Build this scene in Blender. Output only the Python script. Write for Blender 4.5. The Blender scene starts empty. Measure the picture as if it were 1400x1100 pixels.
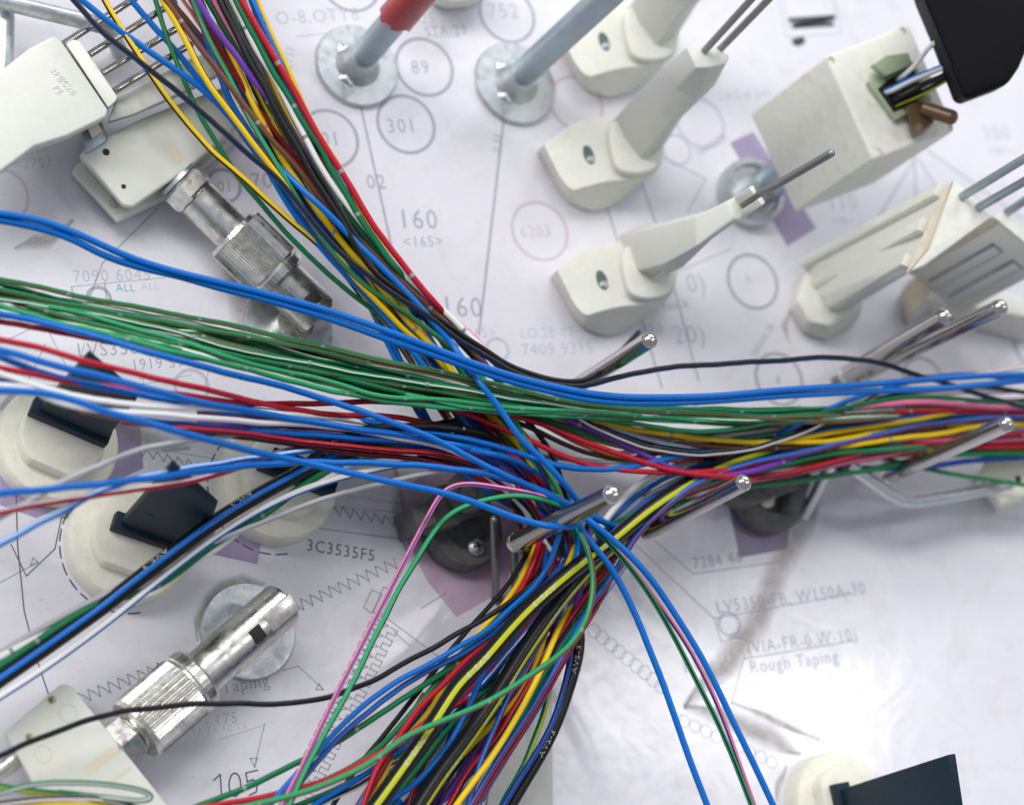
import bpy, bmesh, math, random
import numpy as np
from mathutils import Vector, Matrix
random.seed(7); rng = np.random.default_rng(7)
S = bpy.context.scene
COL = S.collection

# ---------------------------------------------------------------- camera (units: 1 = 1 cm)
W, H, F, D = 1400.0, 1100.0, 3334.0, 60.0        # photo size, focal length in photo pixels, distance
TILT, PHI = math.radians(30), math.radians(33.8)
ez = Vector((math.sin(TILT)*math.cos(PHI), math.sin(TILT)*math.sin(PHI), math.cos(TILT)))   # board normal seen from the camera
ex = Vector((1, 0, 0)); ex = (ex - ez*ex.dot(ez)).normalized(); ey = ez.cross(ex)
R = Matrix((ex, ey, ez))                           # camera axes -> world
CAM = R @ Vector((0, 0, D))
cd = bpy.data.cameras.new('camera'); cam = bpy.data.objects.new('camera', cd); COL.objects.link(cam)
cam.matrix_world = Matrix.Translation(CAM) @ R.to_4x4()
cd.sensor_width = 36; cd.lens = 36*F/W; cd.clip_start = 1; cd.clip_end = 2000
cd.dof.use_dof = True; cd.dof.focus_distance = 55.0; cd.dof.aperture_fstop = 0.102; cd.dof.aperture_blades = 9
S.camera = cam
def ray(px, py): return (R @ Vector(((px-W/2)/F, -(py-H/2)/F, -1)))
def P(px, py, h=0.0):
    d = ray(px, py); return CAM + d*((h-CAM.z)/d.z)
def cm(px, py, h=0.0):                             # centimetres per photo pixel at a point
    return (P(px, py, h)-CAM).dot(R @ Vector((0, 0, -1)))/F
def rise(base, px, py):                            # point on the pixel's ray closest to the vertical through base
    d = ray(px, py); b = base-CAM
    t = (b.x*d.x+b.y*d.y)/(d.x*d.x+d.y*d.y); return CAM+d*t
TOCAM = (R @ Vector((0, 0, 1))).normalized()

# ---------------------------------------------------------------- world, lamps, exposure
wd = bpy.data.worlds.new('World'); S.world = wd; wd.use_nodes = True
bg = wd.node_tree.nodes['Background']; bg.inputs[0].default_value = (0.80, 0.84, 0.95, 1); bg.inputs[1].default_value = 0.44
def lamp(name, loc, target, sx, sy, power, col, up=None):
    l = bpy.data.lights.new(name, 'AREA'); l.shape = 'RECTANGLE'; l.size = sx; l.size_y = sy; l.energy = power; l.color = col
    o = bpy.data.objects.new(name, l); COL.objects.link(o)
    z = (loc-target).normalized(); x = Vector((1, 0, 0)); x = (x-z*x.dot(z)).normalized(); y = z.cross(x)
    o.matrix_world = Matrix.Translation(loc) @ Matrix((x, y, z)).transposed().to_4x4(); return o
def mirror(px, py, dist):
    p = P(px, py); v = (CAM-p).normalized(); return p, p+Vector((-v.x, -v.y, v.z))*dist
p_, l_ = mirror(860, 950, 150)
lamp('tube_lamp', l_, p_, 44, 10, 17000, (1.0, 0.98, 0.95))
lamp('tube_lamp', Vector((-105, 62, 140)), Vector((-4, -3, 0)), 190, 40, 300000, (1.0, 0.98, 0.95))
lamp('tube_lamp', Vector((70, 170, 120)), Vector((0, 0, 0)), 190, 40, 205000, (0.97, 0.98, 1.0))
S.view_settings.view_transform = 'Standard'; S.view_settings.look = 'None'; S.view_settings.exposure = 0.08; S.view_settings.gamma = 1

# ---------------------------------------------------------------- materials
def nodes(m): return m.node_tree.nodes, m.node_tree.links
def mat(name, col, rough=0.5, metal=0.0, bump=0.0, bscale=30, var=0.0, vscale=3, coat=0.0, rvar=0.0, dirt=None, dscale=2.0, damt=0.5, sss=0.0, spec=0.5):
    m = bpy.data.materials.new(name); m.use_nodes = True; n, l = nodes(m); b = n['Principled BSDF']
    b.inputs['Base Color'].default_value = (*col, 1); b.inputs['Roughness'].default_value = rough; b.inputs['Metallic'].default_value = metal
    b.inputs['Specular IOR Level'].default_value = spec; b.inputs['Coat Weight'].default_value = coat; b.inputs['Coat Roughness'].default_value = 0.15
    if sss: b.inputs['Subsurface Weight'].default_value = sss; b.inputs['Subsurface Radius'].default_value = (.25, .22, .18); b.inputs['Subsurface Scale'].default_value = 1
    tc = n.new('ShaderNodeTexCoord')
    src = None
    if var or dirt:
        t = n.new('ShaderNodeTexNoise'); t.inputs['Scale'].default_value = vscale; t.inputs['Detail'].default_value = 6; t.inputs['Roughness'].default_value = .6
        l.new(tc.outputs['Object'], t.inputs['Vector'])
        mr = n.new('ShaderNodeMapRange'); mr.inputs[1].default_value = .3; mr.inputs[2].default_value = .7; mr.inputs[3].default_value = 1-var; mr.inputs[4].default_value = 1+var
        l.new(t.outputs['Fac'], mr.inputs[0])
        mx = n.new('ShaderNodeVectorMath'); mx.operation = 'SCALE'; mx.inputs[0].default_value = col; l.new(mr.outputs[0], mx.inputs['Scale'])
        src = mx.outputs[0]
        if dirt:
            t2 = n.new('ShaderNodeTexNoise'); t2.inputs['Scale'].default_value = dscale; t2.inputs['Detail'].default_value = 9; t2.inputs['Roughness'].default_value = .72
            l.new(tc.outputs['Object'], t2.inputs['Vector'])
            m2 = n.new('ShaderNodeMapRange'); m2.inputs[1].default_value = .52; m2.inputs[2].default_value = .78; m2.inputs[4].default_value = damt; l.new(t2.outputs['Fac'], m2.inputs[0])
            mi = n.new('ShaderNodeMix'); mi.data_type = 'RGBA'; l.new(m2.outputs[0], mi.inputs[0]); l.new(src, mi.inputs[6]); mi.inputs[7].default_value = (*dirt, 1); src = mi.outputs[2]
        l.new(src, b.inputs['Base Color'])
    if rvar:
        t3 = n.new('ShaderNodeTexNoise'); t3.inputs['Scale'].default_value = 4; t3.inputs['Detail'].default_value = 8; l.new(tc.outputs['Object'], t3.inputs['Vector'])
        m3 = n.new('ShaderNodeMapRange'); m3.inputs[1].default_value = .3; m3.inputs[2].default_value = .7; m3.inputs[3].default_value = max(.03, rough-rvar); m3.inputs[4].default_value = rough+rvar
        l.new(t3.outputs['Fac'], m3.inputs[0]); l.new(m3.outputs[0], b.inputs['Roughness'])
    if bump:
        t4 = n.new('ShaderNodeTexNoise'); t4.inputs['Scale'].default_value = bscale; t4.inputs['Detail'].default_value = 4; l.new(tc.outputs['Object'], t4.inputs['Vector'])
        bp = n.new('ShaderNodeBump'); bp.inputs['Strength'].default_value = bump; bp.inputs['Distance'].default_value = .02; l.new(t4.outputs['Fac'], bp.inputs['Height']); l.new(bp.outputs[0], b.inputs['Normal'])
    return m
M = dict(
    zinc=mat('zinc_plate', (.58, .62, .63), .42, 1, .12, 30, .10, 9, rvar=.10, dirt=(.14, .13, .11), dscale=6, damt=.5),
    zincblue=mat('blue_grey_zinc', (.36, .43, .48), .42, .75, .2, 10, .12, 2, rvar=.1),
    steel=mat('polished_steel', (.45, .44, .42), .18, 1, .06, 60, .10, 8, rvar=.06),
    nickel=mat('worn_nickel', (.72, .71, .66), .31, 1, .07, 70, .15, 6, rvar=.14, dirt=(.10, .09, .07), dscale=4, damt=.6),
    darksteel=mat('dark_steel', (.27, .27, .265), .38, .9, .2, 30),
    white=mat('white_nylon', (.74, .745, .67), .48, 0, .12, 18, .05, 2.5, dirt=(.40, .36, .27), dscale=2.6, damt=.45, sss=.2),
    greywhite=mat('grey_white_nylon', (.67, .68, .62), .55, 0, .15, 18, .05, 2, dirt=(.36, .34, .28), dscale=2.0, damt=.35, sss=.1),
    cream=mat('cream_plastic', (.80, .785, .67), .55, 0, .2, 26, .04, 3, dirt=(.36, .33, .25), dscale=4.5, damt=.3, sss=.15),
    milky=mat('milky_plastic', (.68, .69, .62), .40, 0, .08, 25, .04, 1.5, dirt=(.62, .50, .28), dscale=.8, damt=.35, sss=.25),
    beige=mat('yellowed_nylon', (.62, .55, .42), .55, 0, .15, 20, .08, 4),
    navy=mat('navy_plastic', (.006, .020, .036), .5, 0, .35, 90, .2, 10, spec=.25),
    hole=mat('dark_hole', (.012, .011, .010), .7), socket=mat('grey_screw_socket', (.10, .125, .13), .5),
    rubber=mat('black_rubber', (.004, .004, .005), .6, 0, .2, 60, .2, 6, spec=.08),
    fixture=mat('dark_grey_plastic', (.11, .11, .105), .6, 0, .25, 25, .25, 5, dirt=(.20, .19, .17), dscale=3, damt=.5),
    brass=mat('brown_plastic', (.13, .075, .035), .35, .2, .1, 20, .15, 5),
    sage=mat('sage_plastic', (.34, .42, .27), .42, 0, .05, 20, .05, 4),
    redtape=mat('red_tape', (.42, .025, .03), .35, 0, .3, 8, .15, 3),
    tape=mat('grey_tape', (.47, .48, .43), .35, 0, .1, 6, .08, 1.2, coat=.4),
    stain=mat('orange_stain', (.67, .61, .46), .45),
)
def ink(name, col, a=1.0):
    m = mat(name, col, .45, coat=.25, var=.14, vscale=1.3); n, l = nodes(m); b = n['Principled BSDF']; b.inputs['Alpha'].default_value = a; return m
INK = dict(grey=ink('grey_ink', (.28, .30, .38), .42), dark=ink('dark_ink', (.10, .11, .15), .75), pale=ink('pale_ink', (.44, .47, .57), .34),
           red=ink('faded_red_ink', (.66, .44, .50), .28), teal=ink('teal_ink', (.12, .48, .52), .6), blue=ink('pale_blue_ink', (.48, .62, .76), .38),
           purple=ink('purple_print', (.38, .31, .50), .75), pink=ink('mauve_print', (.62, .42, .57), .62), slate=ink('slate_purple_print', (.23, .19, .31), .9), black=ink('black_ink', (.03, .03, .045), .85))

# ---------------------------------------------------------------- builders
ABS = {}
def link(name, me, parent=None, origin=None, m=None, angle=35, smooth=True):
    o = bpy.data.objects.new(name, me); COL.objects.link(o)
    org = origin if origin is not None else (ABS[parent.name] if parent else Vector((0, 0, 0)))
    n = len(me.vertices); a = np.empty(n*3, np.float32); me.vertices.foreach_get('co', a); a = a.reshape(-1, 3)-np.array(org, np.float32); me.vertices.foreach_set('co', a.ravel())
    if smooth:
        me.polygons.foreach_set('use_smooth', [True]*len(me.polygons)); me.set_sharp_from_angle(angle=math.radians(angle))
    me.update()
    if parent: o.parent = parent; o.location = org-ABS[parent.name]
    else: o.location = org
    ABS[o.name] = Vector(org)
    if m: me.materials.append(m)
    return o
def thing(name, label, cat, loc, group=None):
    o = bpy.data.objects.new(name, None); COL.objects.link(o); o.location = loc; o.empty_display_size = .5; ABS[o.name] = Vector(loc)
    return tag(o, label, cat, group)
def tag(o, label=None, cat=None, group=None, kind=None):
    for k, v in (('label', label), ('category', cat), ('group', group), ('kind', kind)):
        if v: o[k] = v
    return o
def frombm(name, bm, m, parent=None, bevel=0, seg=2, **k):
    bmesh.ops.recalc_face_normals(bm, faces=bm.faces)
    if bevel:
        es = [e for e in bm.edges if len(e.link_faces) == 2 and e.calc_face_angle(0) > .45]
        bmesh.ops.bevel(bm, geom=es, offset=bevel, segments=seg, profile=.5, affect='EDGES', clamp_overlap=True)
    me = bpy.data.meshes.new(name); bm.to_mesh(me); bm.free()
    return link(name, me, parent, m=m, **k)
def loft3(name, rings, m, parent=None, bevel=.04, seg=2, **k):
    bm = bmesh.new(); rr = [[bm.verts.new(p) for p in r] for r in rings]
    for a, b in zip(rr, rr[1:]):
        for i in range(len(a)):
            j = (i+1) % len(a); bm.faces.new((a[i], a[j], b[j], b[i]))
    bm.faces.new(rr[0][::-1]); bm.faces.new(rr[-1])
    return frombm(name, bm, m, parent, bevel, seg, **k)
def loft(name, secs, m, parent=None, bevel=.04, **k):          # secs: (pixel polygon, height)
    return loft3(name, [[P(x, y, h) for x, y in poly] for poly, h in secs], m, parent, bevel, **k)
def prism(name, poly, h0, h1, m, parent=None, bevel=.04, **k):  # outline seen at height h1, dropped straight to h0
    top = [P(x, y, h1) for x, y in poly]
    return loft3(name, [[Vector((p.x, p.y, h0)) for p in top], top], m, parent, bevel, **k)
def basis(d):
    d = d.normalized(); a = TOCAM if abs(d.dot(TOCAM)) < .93 else Vector((0, 1, 0)); n = (a-d*a.dot(d)).normalized(); return d, n, d.cross(n)
def lathe(name, p0, p1, prof, m, parent=None, seg=40, mod=None, angle=35, rot=0.0, cap=True):   # prof: (distance along axis in cm, radius)
    d, n, b = basis(p1-p0); bm = bmesh.new(); rows = []
    for t, r in prof:
        if r <= 1e-6: rows.append([bm.verts.new(p0+d*t)]); continue
        rows.append([bm.verts.new(p0+d*t+(n*math.cos(rot+2*math.pi*i/seg)+b*math.sin(rot+2*math.pi*i/seg))*(r*(mod(i, t) if mod else 1))) for i in range(seg)])
    for a, c in zip(rows, rows[1:]):
        for i in range(seg):
            j = (i+1) % seg
            if len(a) == 1 and len(c) == 1: continue
            if len(a) == 1: bm.faces.new((a[0], c[j], c[i]))
            elif len(c) == 1: bm.faces.new((a[i], a[j], c[0]))
            else: bm.faces.new((a[i], a[j], c[j], c[i]))
    if cap and len(rows[0]) > 1: bm.faces.new(rows[0][::-1])
    if cap and len(rows[-1]) > 1: bm.faces.new(rows[-1])
    return frombm(name, bm, m, parent, 0, angle=angle)
def rod(name, p0, p1, r, m, parent=None, dome=True, seg=24, dimple=False):
    L = (p1-p0).length; pr = [(0, r*.9), (r*.12, r)]
    if dome:
        pr += [(L-r*.75, r), (L-r*.70, r*.955)]
        pr += [(L-r*.70+r*.70*math.sin(a), r*.955*math.cos(a)) for a in (.3, .6, .85, 1.1, 1.3)]
        pr += [(L-.01-(.06*r if dimple else 0), r*.12), (L-(.12*r if dimple else 0), 0)]
    else: pr += [(L-r*.15, r), (L, r*.85), (L, 0)]
    return lathe(name, p0, p1, pr, m, parent, seg)
def box3(name, o, u, v, w, m, parent=None, bevel=.03, **k):
    q = [o, o+u, o+u+v, o+v]; return loft3(name, [q, [p+w for p in q]], m, parent, bevel, **k)
def blob(name, c, r, m, parent, n=Vector((0, 0, 1)), sq=.6, amp=.25, seed=0):
    bm = bmesh.new(); bmesh.ops.create_icosphere(bm, subdivisions=3, radius=1); rg = random.Random(seed)
    ph = [rg.uniform(0, 6) for _ in range(4)]
    for v in bm.verts:
        p = v.co.copy(); f = 1+amp*math.sin(3*p.x+ph[0])*math.sin(3*p.y+ph[1])+amp*.6*math.sin(5*p.z+4*p.x+ph[2])
        v.co = c+Vector((p.x, p.y, p.z*sq))*r*f
    return frombm(name, bm, m, parent, 0)
_tx = {}
def textdata(s):
    if s not in _tx:
        c = bpy.data.curves.new('t', 'FONT'); c.body = s; c.size = 1; c.resolution_u = 2; c.space_character = 1.12
        o = bpy.data.objects.new('t', c); me = bpy.data.meshes.new_from_object(o)
        vs = [v.co.copy() for v in me.vertices]; fs = [tuple(p.vertices) for p in me.polygons]
        bpy.data.objects.remove(o); bpy.data.curves.remove(c); bpy.data.meshes.remove(me); _tx[s] = (vs, fs)
    return _tx[s]

# ---------------------------------------------------------------- the board: paper layout drawing under a clear film
def board_material():
    m = bpy.data.materials.new('laminated_paper'); m.use_nodes = True; n, l = nodes(m); b = n['Principled BSDF']
    tc = n.new('ShaderNodeTexCoord')
    def noise(sc, det=6, ro=.6, dist=0):
        t = n.new('ShaderNodeTexNoise'); t.inputs['Scale'].default_value = sc; t.inputs['Detail'].default_value = det; t.inputs['Roughness'].default_value = ro; t.inputs['Distortion'].default_value = dist
        l.new(tc.outputs['Object'], t.inputs['Vector']); return t.outputs['Fac']
    def rng_(s, a, b_, c, d):
        r = n.new('ShaderNodeMapRange'); r.inputs[1].default_value = a; r.inputs[2].default_value = b_; r.inputs[3].default_value = c; r.inputs[4].default_value = d; l.new(s, r.inputs[0]); return r.outputs[0]
    def mix(f, a, c):
        x = n.new('ShaderNodeMix'); x.data_type = 'RGBA'; l.new(f, x.inputs[0])
        if isinstance(a, tuple): x.inputs[6].default_value = (*a, 1)
        else: l.new(a, x.inputs[6])
        x.inputs[7].default_value = (*c, 1); return x.outputs[2]
    c = mix(rng_(noise(.22, 5), .35, .68, 0, 1), (.69, .68, .74), (.75, .745, .80))
    c = mix(rng_(noise(.9, 9, .7, .6), .50, .78, 0, .42), c, (.50, .47, .46))
    c = mix(rng_(noise(9, 5, .78), .61, .68, 0, .6), c, (.30, .28, .27))
    c = mix(rng_(noise(.35, 8, .7, 1.5), .56, .72, 0, .35), c, (.60, .58, .58))
    c = mix(rng_(noise(2.2, 10, .8), .62, .70, 0, .16), c, (.45, .55, .60))
    l.new(c, b.inputs['Base Color'])
    l.new(rng_(noise(1.6, 8, .7), .3, .7, .45, .62), b.inputs['Roughness']); b.inputs['Specular IOR Level'].default_value = .3
    b.inputs['Coat Weight'].default_value = .8
    l.new(rng_(noise(3.5, 8, .75), .35, .65, .05, .17), b.inputs['Coat Roughness'])
    h1, h2 = noise(.55, 3, .5, .8), noise(6, 5, .65)
    ad = n.new('ShaderNodeMath'); ad.operation = 'MULTIPLY_ADD'; l.new(h2, ad.inputs[0]); ad.inputs[1].default_value = .05; l.new(h1, ad.inputs[2])
    bp = n.new('ShaderNodeBump'); bp.inputs['Strength'].default_value = .22; bp.inputs['Distance'].default_value = .035; l.new(ad.outputs[0], bp.inputs['Height'])
    l.new(bp.outputs[0], b.inputs['Normal']); l.new(bp.outputs[0], b.inputs['Coat Normal'])
    return m
bm = bmesh.new(); bmesh.ops.create_grid(bm, x_segments=1, y_segments=1, size=48)
g = bmesh.ops.extrude_face_region(bm, geom=bm.faces[:]); bmesh.ops.translate(bm, vec=(0, 0, -1.2), verts=[v for v in g['geom'] if isinstance(v, bmesh.types.BMVert)])
board = frombm('board', bm, board_material(), None, 0); tag(board, 'white laminated paper wiring layout covering the board', None, None, 'structure')
ZI = [0.004]
def zi(): ZI[0] += .00004; return ZI[0]
def flat(name, polys, m, z=None):
    z = z or zi(); vs, fs = [], []
    for q in polys:
        fs.append(tuple(range(len(vs), len(vs)+len(q)))); vs += [Vector((p.x, p.y, z)) for p in q]
    me = bpy.data.meshes.new(name); me.from_pydata(vs, [], fs); o = link(name, me, board, m=m, smooth=False); return o
def strokes(pts, wpx, closed=False):                # board points -> quads with width
    out = []; n_ = len(pts)
    for i in range(n_ if closed else n_-1):
        a, b = pts[i], pts[(i+1) % n_]; d = (b-a); 
        if d.length < 1e-5: continue
        d.normalize(); s = Vector((-d.y, d.x, 0))*wpx*.5; e = d*wpx*.3
        out.append([a-s-e, b-s+e, b+s+e, a+s-e])
    return out
def line(pts, ikey='grey', w=2.6, name='printed_line', closed=False):
    pp = [P(x, y) for x, y in pts]; k = cm(*pts[0]); return flat(name, strokes(pp, w*k, closed), INK[ikey])
def circle(cx, cy, r, ikey='grey', w=4.6):
    c = P(cx, cy); k = cm(cx, cy)*1.07; n_ = 48; o = []
    for i in range(n_):
        a, b = 2*math.pi*i/n_, 2*math.pi*(i+1)/n_
        o.append([c+Vector((math.cos(t), math.sin(t), 0))*q*k for t, q in ((a, r-w/2), (b, r-w/2), (b, r+w/2), (a, r+w/2))])
    flat('printed_circle', o, INK[ikey])
def text(s, x, y, size, ikey='grey', ang=0.0, name='printed_text'):     # x, y: left end of the baseline; size: capital height in photo pixels
    vs, fs = textdata(s); a = P(x, y); b = P(x+40*math.cos(ang), y-40*math.sin(ang)); u = (b-a).normalized(); v = Vector((-u.y, u.x, 0)); k = cm(x, y)*size/.70*1.05; z = zi()
    me = bpy.data.meshes.new(name); me.from_pydata([a+u*(p.x*k*.92)+v*(p.y*k)+Vector((0, 0, z)) for p in vs], [], fs); return link(name, me, board, m=INK[ikey], smooth=False)
def patch(poly, ikey, name='printed_patch'): return flat(name, [[P(x, y) for x, y in poly]], INK[ikey])
def zig(p0, p1, amp, per, ikey='grey', w=2.2, teeth='tri'):
    n_ = max(2, int(math.dist(p0, p1)/per)); dx, dy = (p1[0]-p0[0])/n_, (p1[1]-p0[1])/n_; L = math.hypot(dx, dy); nx, ny = -dy/L*amp, dx/L*amp; pts = []
    for i in range(n_):
        x, y = p0[0]+dx*i, p0[1]+dy*i
        if teeth == 'tri': pts += [(x, y), (x+dx*.5+nx, y+dy*.5+ny), (x+dx*.62-nx*.5, y+dy*.62-ny*.5)]
        else: pts += [(x, y), (x+nx, y+ny), (x+dx*.5+nx, y+dy*.5+ny), (x+dx*.5, y+dy*.5)]
    line(pts, ikey, w, 'printed_zigzag')

# coloured patches first, then lines, circles, lettering
patch([(998,195),(1030,180),(1116,312),(1076,337)], 'purple')
patch([(545,672),(600,632),(664,660),(712,720),(690,806),(624,843),(585,795),(556,740)], 'pink')
patch([(996,690),(1085,676),(1076,750),(1011,762)], 'slate')
patch([(300,728),(360,722),(352,771),(288,757)], 'purple')
patch([(0,600),(190,560),(196,640),(50,708),(0,690)], 'purple')
for cx, cy, r, k_ in ((580,92,39,'grey'),(555,170,39,'grey'),(450,190,39,'grey'),(693,20,38,'grey'),(478,-24,40,'grey'),(738,316,39,'red'),(1029,385,36,'grey'),(1065,518,34,'grey'),
                      (306,254,22,'grey'),(-2,268,38,'red'),(957,168,34,'blue'),(788,142,37,'red'),(925,205,20,'blue'),(1262,520,30,'grey'),(680,478,15,'blue'),(1418,470,36,'grey'),(135,408,15,'grey'),(262,528,22,'pale'),(997,853,15,'pale')):
    circle(cx, cy, r, k_)
for pts, k_, w in (([(492,140),(537,345)],'grey',3.4),([(689,160),(655,455)],'grey',3.6),([(826,270),(872,420),(905,530)],'grey',3),([(872,235),(905,330),(955,520)],'grey',3),
    ([(1252,215),(1162,360)],'pale',4),([(1250,218),(1254,300)],'pale',4),([(1256,218),(1302,292)],'pale',4),([(1268,206),(1400,300)],'pale',4),
    ([(215,285),(140,360),(110,440)],'grey',2),([(0,470),(60,440),(100,520)],'pale',2.4),([(62,470),(20,560)],'pale',2.4),([(96,392),(240,378)],'pale',2),([(98,392),(100,412)],'grey',2),([(143,386),(147,420)],'grey',2),
    ([(22,677),(24,745),(33,835),(50,900),(66,948)],'dark',2),([(0,796),(52,768)],'grey',1.8),([(15,744),(36,787),(75,750),(84,707),(95,707)],'dark',1.8),([(106,505),(115,470)],'pale',2),([(98,545),(262,512)],'pale',2),([(280,530),(285,505)],'pale',2),
    ([(386,916),(408,910),(442,942)],'grey',1.8),([(362,988),(348,1046)],'grey',1.8),([(300,1010),(362,990)],'pale',1.6),([(520,838),(610,905)],'grey',1.8),([(538,862),(560,882)],'grey',1.8),([(575,832),(610,810)],'grey',2.2),
    ([(380,715),(560,738)],'grey',2),([(360,660),(560,690)],'pale',2),([(440,690),(540,700)],'pale',2),([(300,628),(222,615)],'pale',2),
    ([(889,733),(948,784),(1062,768)],'grey',2),([(870,745),(976,845)],'grey',2),([(975,845),(1165,811)],'grey',2),([(977,847),(986,876),(1014,870)],'grey',2),([(1018,900),(1168,875)],'grey',2),([(1018,895),(1000,960)],'pale',1.8),
    ([(1064,0),(1076,52),(1150,46),(1138,-10)],'pale',2),([(1070,-5),(1080,40),(1142,36)],'pale',1.8),([(700,745),(560,700)],'pale',2),([(405,50),(510,40)],'pale',2),([(590,50),(630,50)],'pale',2),([(900,212),(965,245),(940,290)],'pale',3),([(905,380),(1000,340)],'pale',2.5)):
    line(pts, k_, w)
for pts in ([(45,762),(52,768),(42,772)], [(436,934),(442,942),(432,942)], [(352,1036),(348,1048),(342,1036)]): line(pts, 'grey', 2.2, 'printed_arrow', True)
line([(1080,28),(1140,24),(1085,36),(1138,33)], 'black', 7, 'printed_symbol'); patch([(1082,54),(1098,50),(1102,58),(1092,64),(1084,62)], 'black', 'printed_symbol')
zig((392,832), (545,765), 10, 13); zig((100,955), (262,893), 10, 14, 'grey'); zig((190,615), (290,640), 7, 14); zig((430,690), (560,715), 8, 14)
for off in (0, 14, 28): zig((392+off*.9,1078+off*.4), (512+off*.9,836+off*.5), 11, 15, 'grey', 2.0, 'sq' if off != 14 else 'tri')
line([(292,1066),(301,1058),(303,1093)], 'dark', 2.2, 'printed_text'); line([(321+8*math.cos(t), 1072+16*math.sin(t)) for t in [i*.45 for i in range(14)]], 'dark', 2.2, 'printed_text', True); line([(352,1052),(336,1056),(338,1068),(346,1065),(352,1072),(350,1082),(341,1086)], 'dark', 2.2, 'printed_text')
for i in range(9): circle(812+i*11.5, 862+i*9.5, 9, 'pale', 1.6); circle(935+i*15, 985+i*7, 8, 'pale', 1.4)
line([(497,830),(508,806),(522,812),(508,838)], 'grey', 2, 'printed_symbol', True); line([(510,836),(524,802),(536,806),(522,844)], 'grey', 2, 'printed_symbol', True)
for (cx, cy, r) in ((172,748,92), (372,668,92)):
    for i in range(13):
        a0 = math.radians(95+i*15); c = P(cx, cy); k = cm(cx, cy)
        flat('printed_dash', strokes([c+Vector((math.cos(a0+.09*j), math.sin(a0+.09*j), 0))*r*k for j in range(3)], 2.4*k), INK['dark'])
for s, x, y, sz, k_, an in (('301',530,182,20,'grey',.02),('89',563,101,19,'grey',0),('752',668,26,22,'pale',.02),('201',425,200,20,'grey',.02),('O-8.OTY8',378,34,19,'pale',.05),('S-25',560,34,15,'pale',.05),('STA-23',582,50,14,'grey',.05),('160',545,312,27,'grey',-.02),('<165>',552,338,15,'grey',.02),
    ('160',604,432,28,'grey',-.03),('<165>',628,462,14,'pale',.02),('02',502,258,20,'grey',0),('70',344,258,22,'grey',.03),('01',298,262,15,'grey',0),('7090 6045',100,386,17,'pale',.03),('ALL',159,399,11,'teal',.03),('ALL',193,397,11,'red',.03),('LVS350 1920',106,488,19,'grey',.05),('1919 59',180,506,15,'grey',.06),('2',190,530,14,'pale',0),
    ('3C3535F5',418,752,16,'dark',-.16),('Taping',304,948,17,'grey',.17),('- 175',280,992,15,'pale',.1),('TA TA TC TA',262,1005,9,'red',.12),('6203',712,325,16,'red',.05),('7409 9315',714,486,17,'blue',.03),('LO.28-07',712,462,14,'blue',.03),('20)',922,470,26,'pale',.03),('0)',940,400,26,'pale',.05),
    ('7284 46',948,778,16,'grey',.14),('LV5350-FB. W150A-30',980,838,17,'grey',.13),('(VIA-FR-0.W-10)',1022,894,17,'grey',.13),('Rough Taping',1026,920,17,'grey',.13),('<2753',20,232,14,'red',.08),('100',1345,192,21,'pale',0),('<981>',1352,212,11,'pale',0),('110',1132,286,22,'pale',0),('<98>',1138,308,11,'pale',.03),
    ('LVG-8.0W',984,138,13,'pale',.05),('SMWK2B',1034,490,10,'grey',1.05),('WHM',1100,497,12,'pale',.05),('SHWA',1362,452,12,'grey',.05),('Fab.X',906,424,12,'grey',.08),('4',1060,526,14,'grey',0),('0.35',683,210,11,'grey',1.45),('SAWH2K',955,214,10,'grey',.55),('0.M',1212,300,12,'pale',.06),('10',930,920,28,'pale',.1),('2753',400,95,11,'pale',1.5),
    ('1',900,385,10,'pale',0),('TAPE',1105,1010,10,'red',-.5),('201',425,705,12,'grey',-.15),('R',1020,388,12,'pale',0),('29.0',880,455,12,'pale',.05)):
    text(s, x, y, sz, k_, an)
# grimy adhesive edges and grime rings: marks with a shape of their own
def stain_mat():
    m = mat('adhesive_grime', (.38, .35, .31), .7); n, l = nodes(m); b = n['Principled BSDF']; tc = n.new('ShaderNodeTexCoord')
    t = n.new('ShaderNodeTexNoise'); t.inputs['Scale'].default_value = 1.6; t.inputs['Detail'].default_value = 10; t.inputs['Roughness'].default_value = .72; l.new(tc.outputs['Object'], t.inputs['Vector'])
    u = n.new('ShaderNodeUVMap'); sp = n.new('ShaderNodeSeparateXYZ'); l.new(u.outputs[0], sp.inputs[0])
    mr = n.new('ShaderNodeMapRange'); mr.inputs[1].default_value = .25; mr.inputs[2].default_value = .7; mr.inputs[3].default_value = .20; mr.inputs[4].default_value = .66; l.new(t.outputs['Fac'], mr.inputs[0])
    pp = n.new('ShaderNodeMath'); pp.operation = 'PINGPONG'; pp.inputs[1].default_value = .5; l.new(sp.outputs[1], pp.inputs[0])
    m2 = n.new('ShaderNodeMapRange'); m2.inputs[1].default_value = 0; m2.inputs[2].default_value = .4; l.new(pp.outputs[0], m2.inputs[0])
    mu = n.new('ShaderNodeMath'); mu.operation = 'MULTIPLY'; l.new(mr.outputs[0], mu.inputs[0]); l.new(m2.outputs[0], mu.inputs[1]); l.new(mu.outputs[0], b.inputs['Alpha']); return m
GR = stain_mat()
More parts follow.
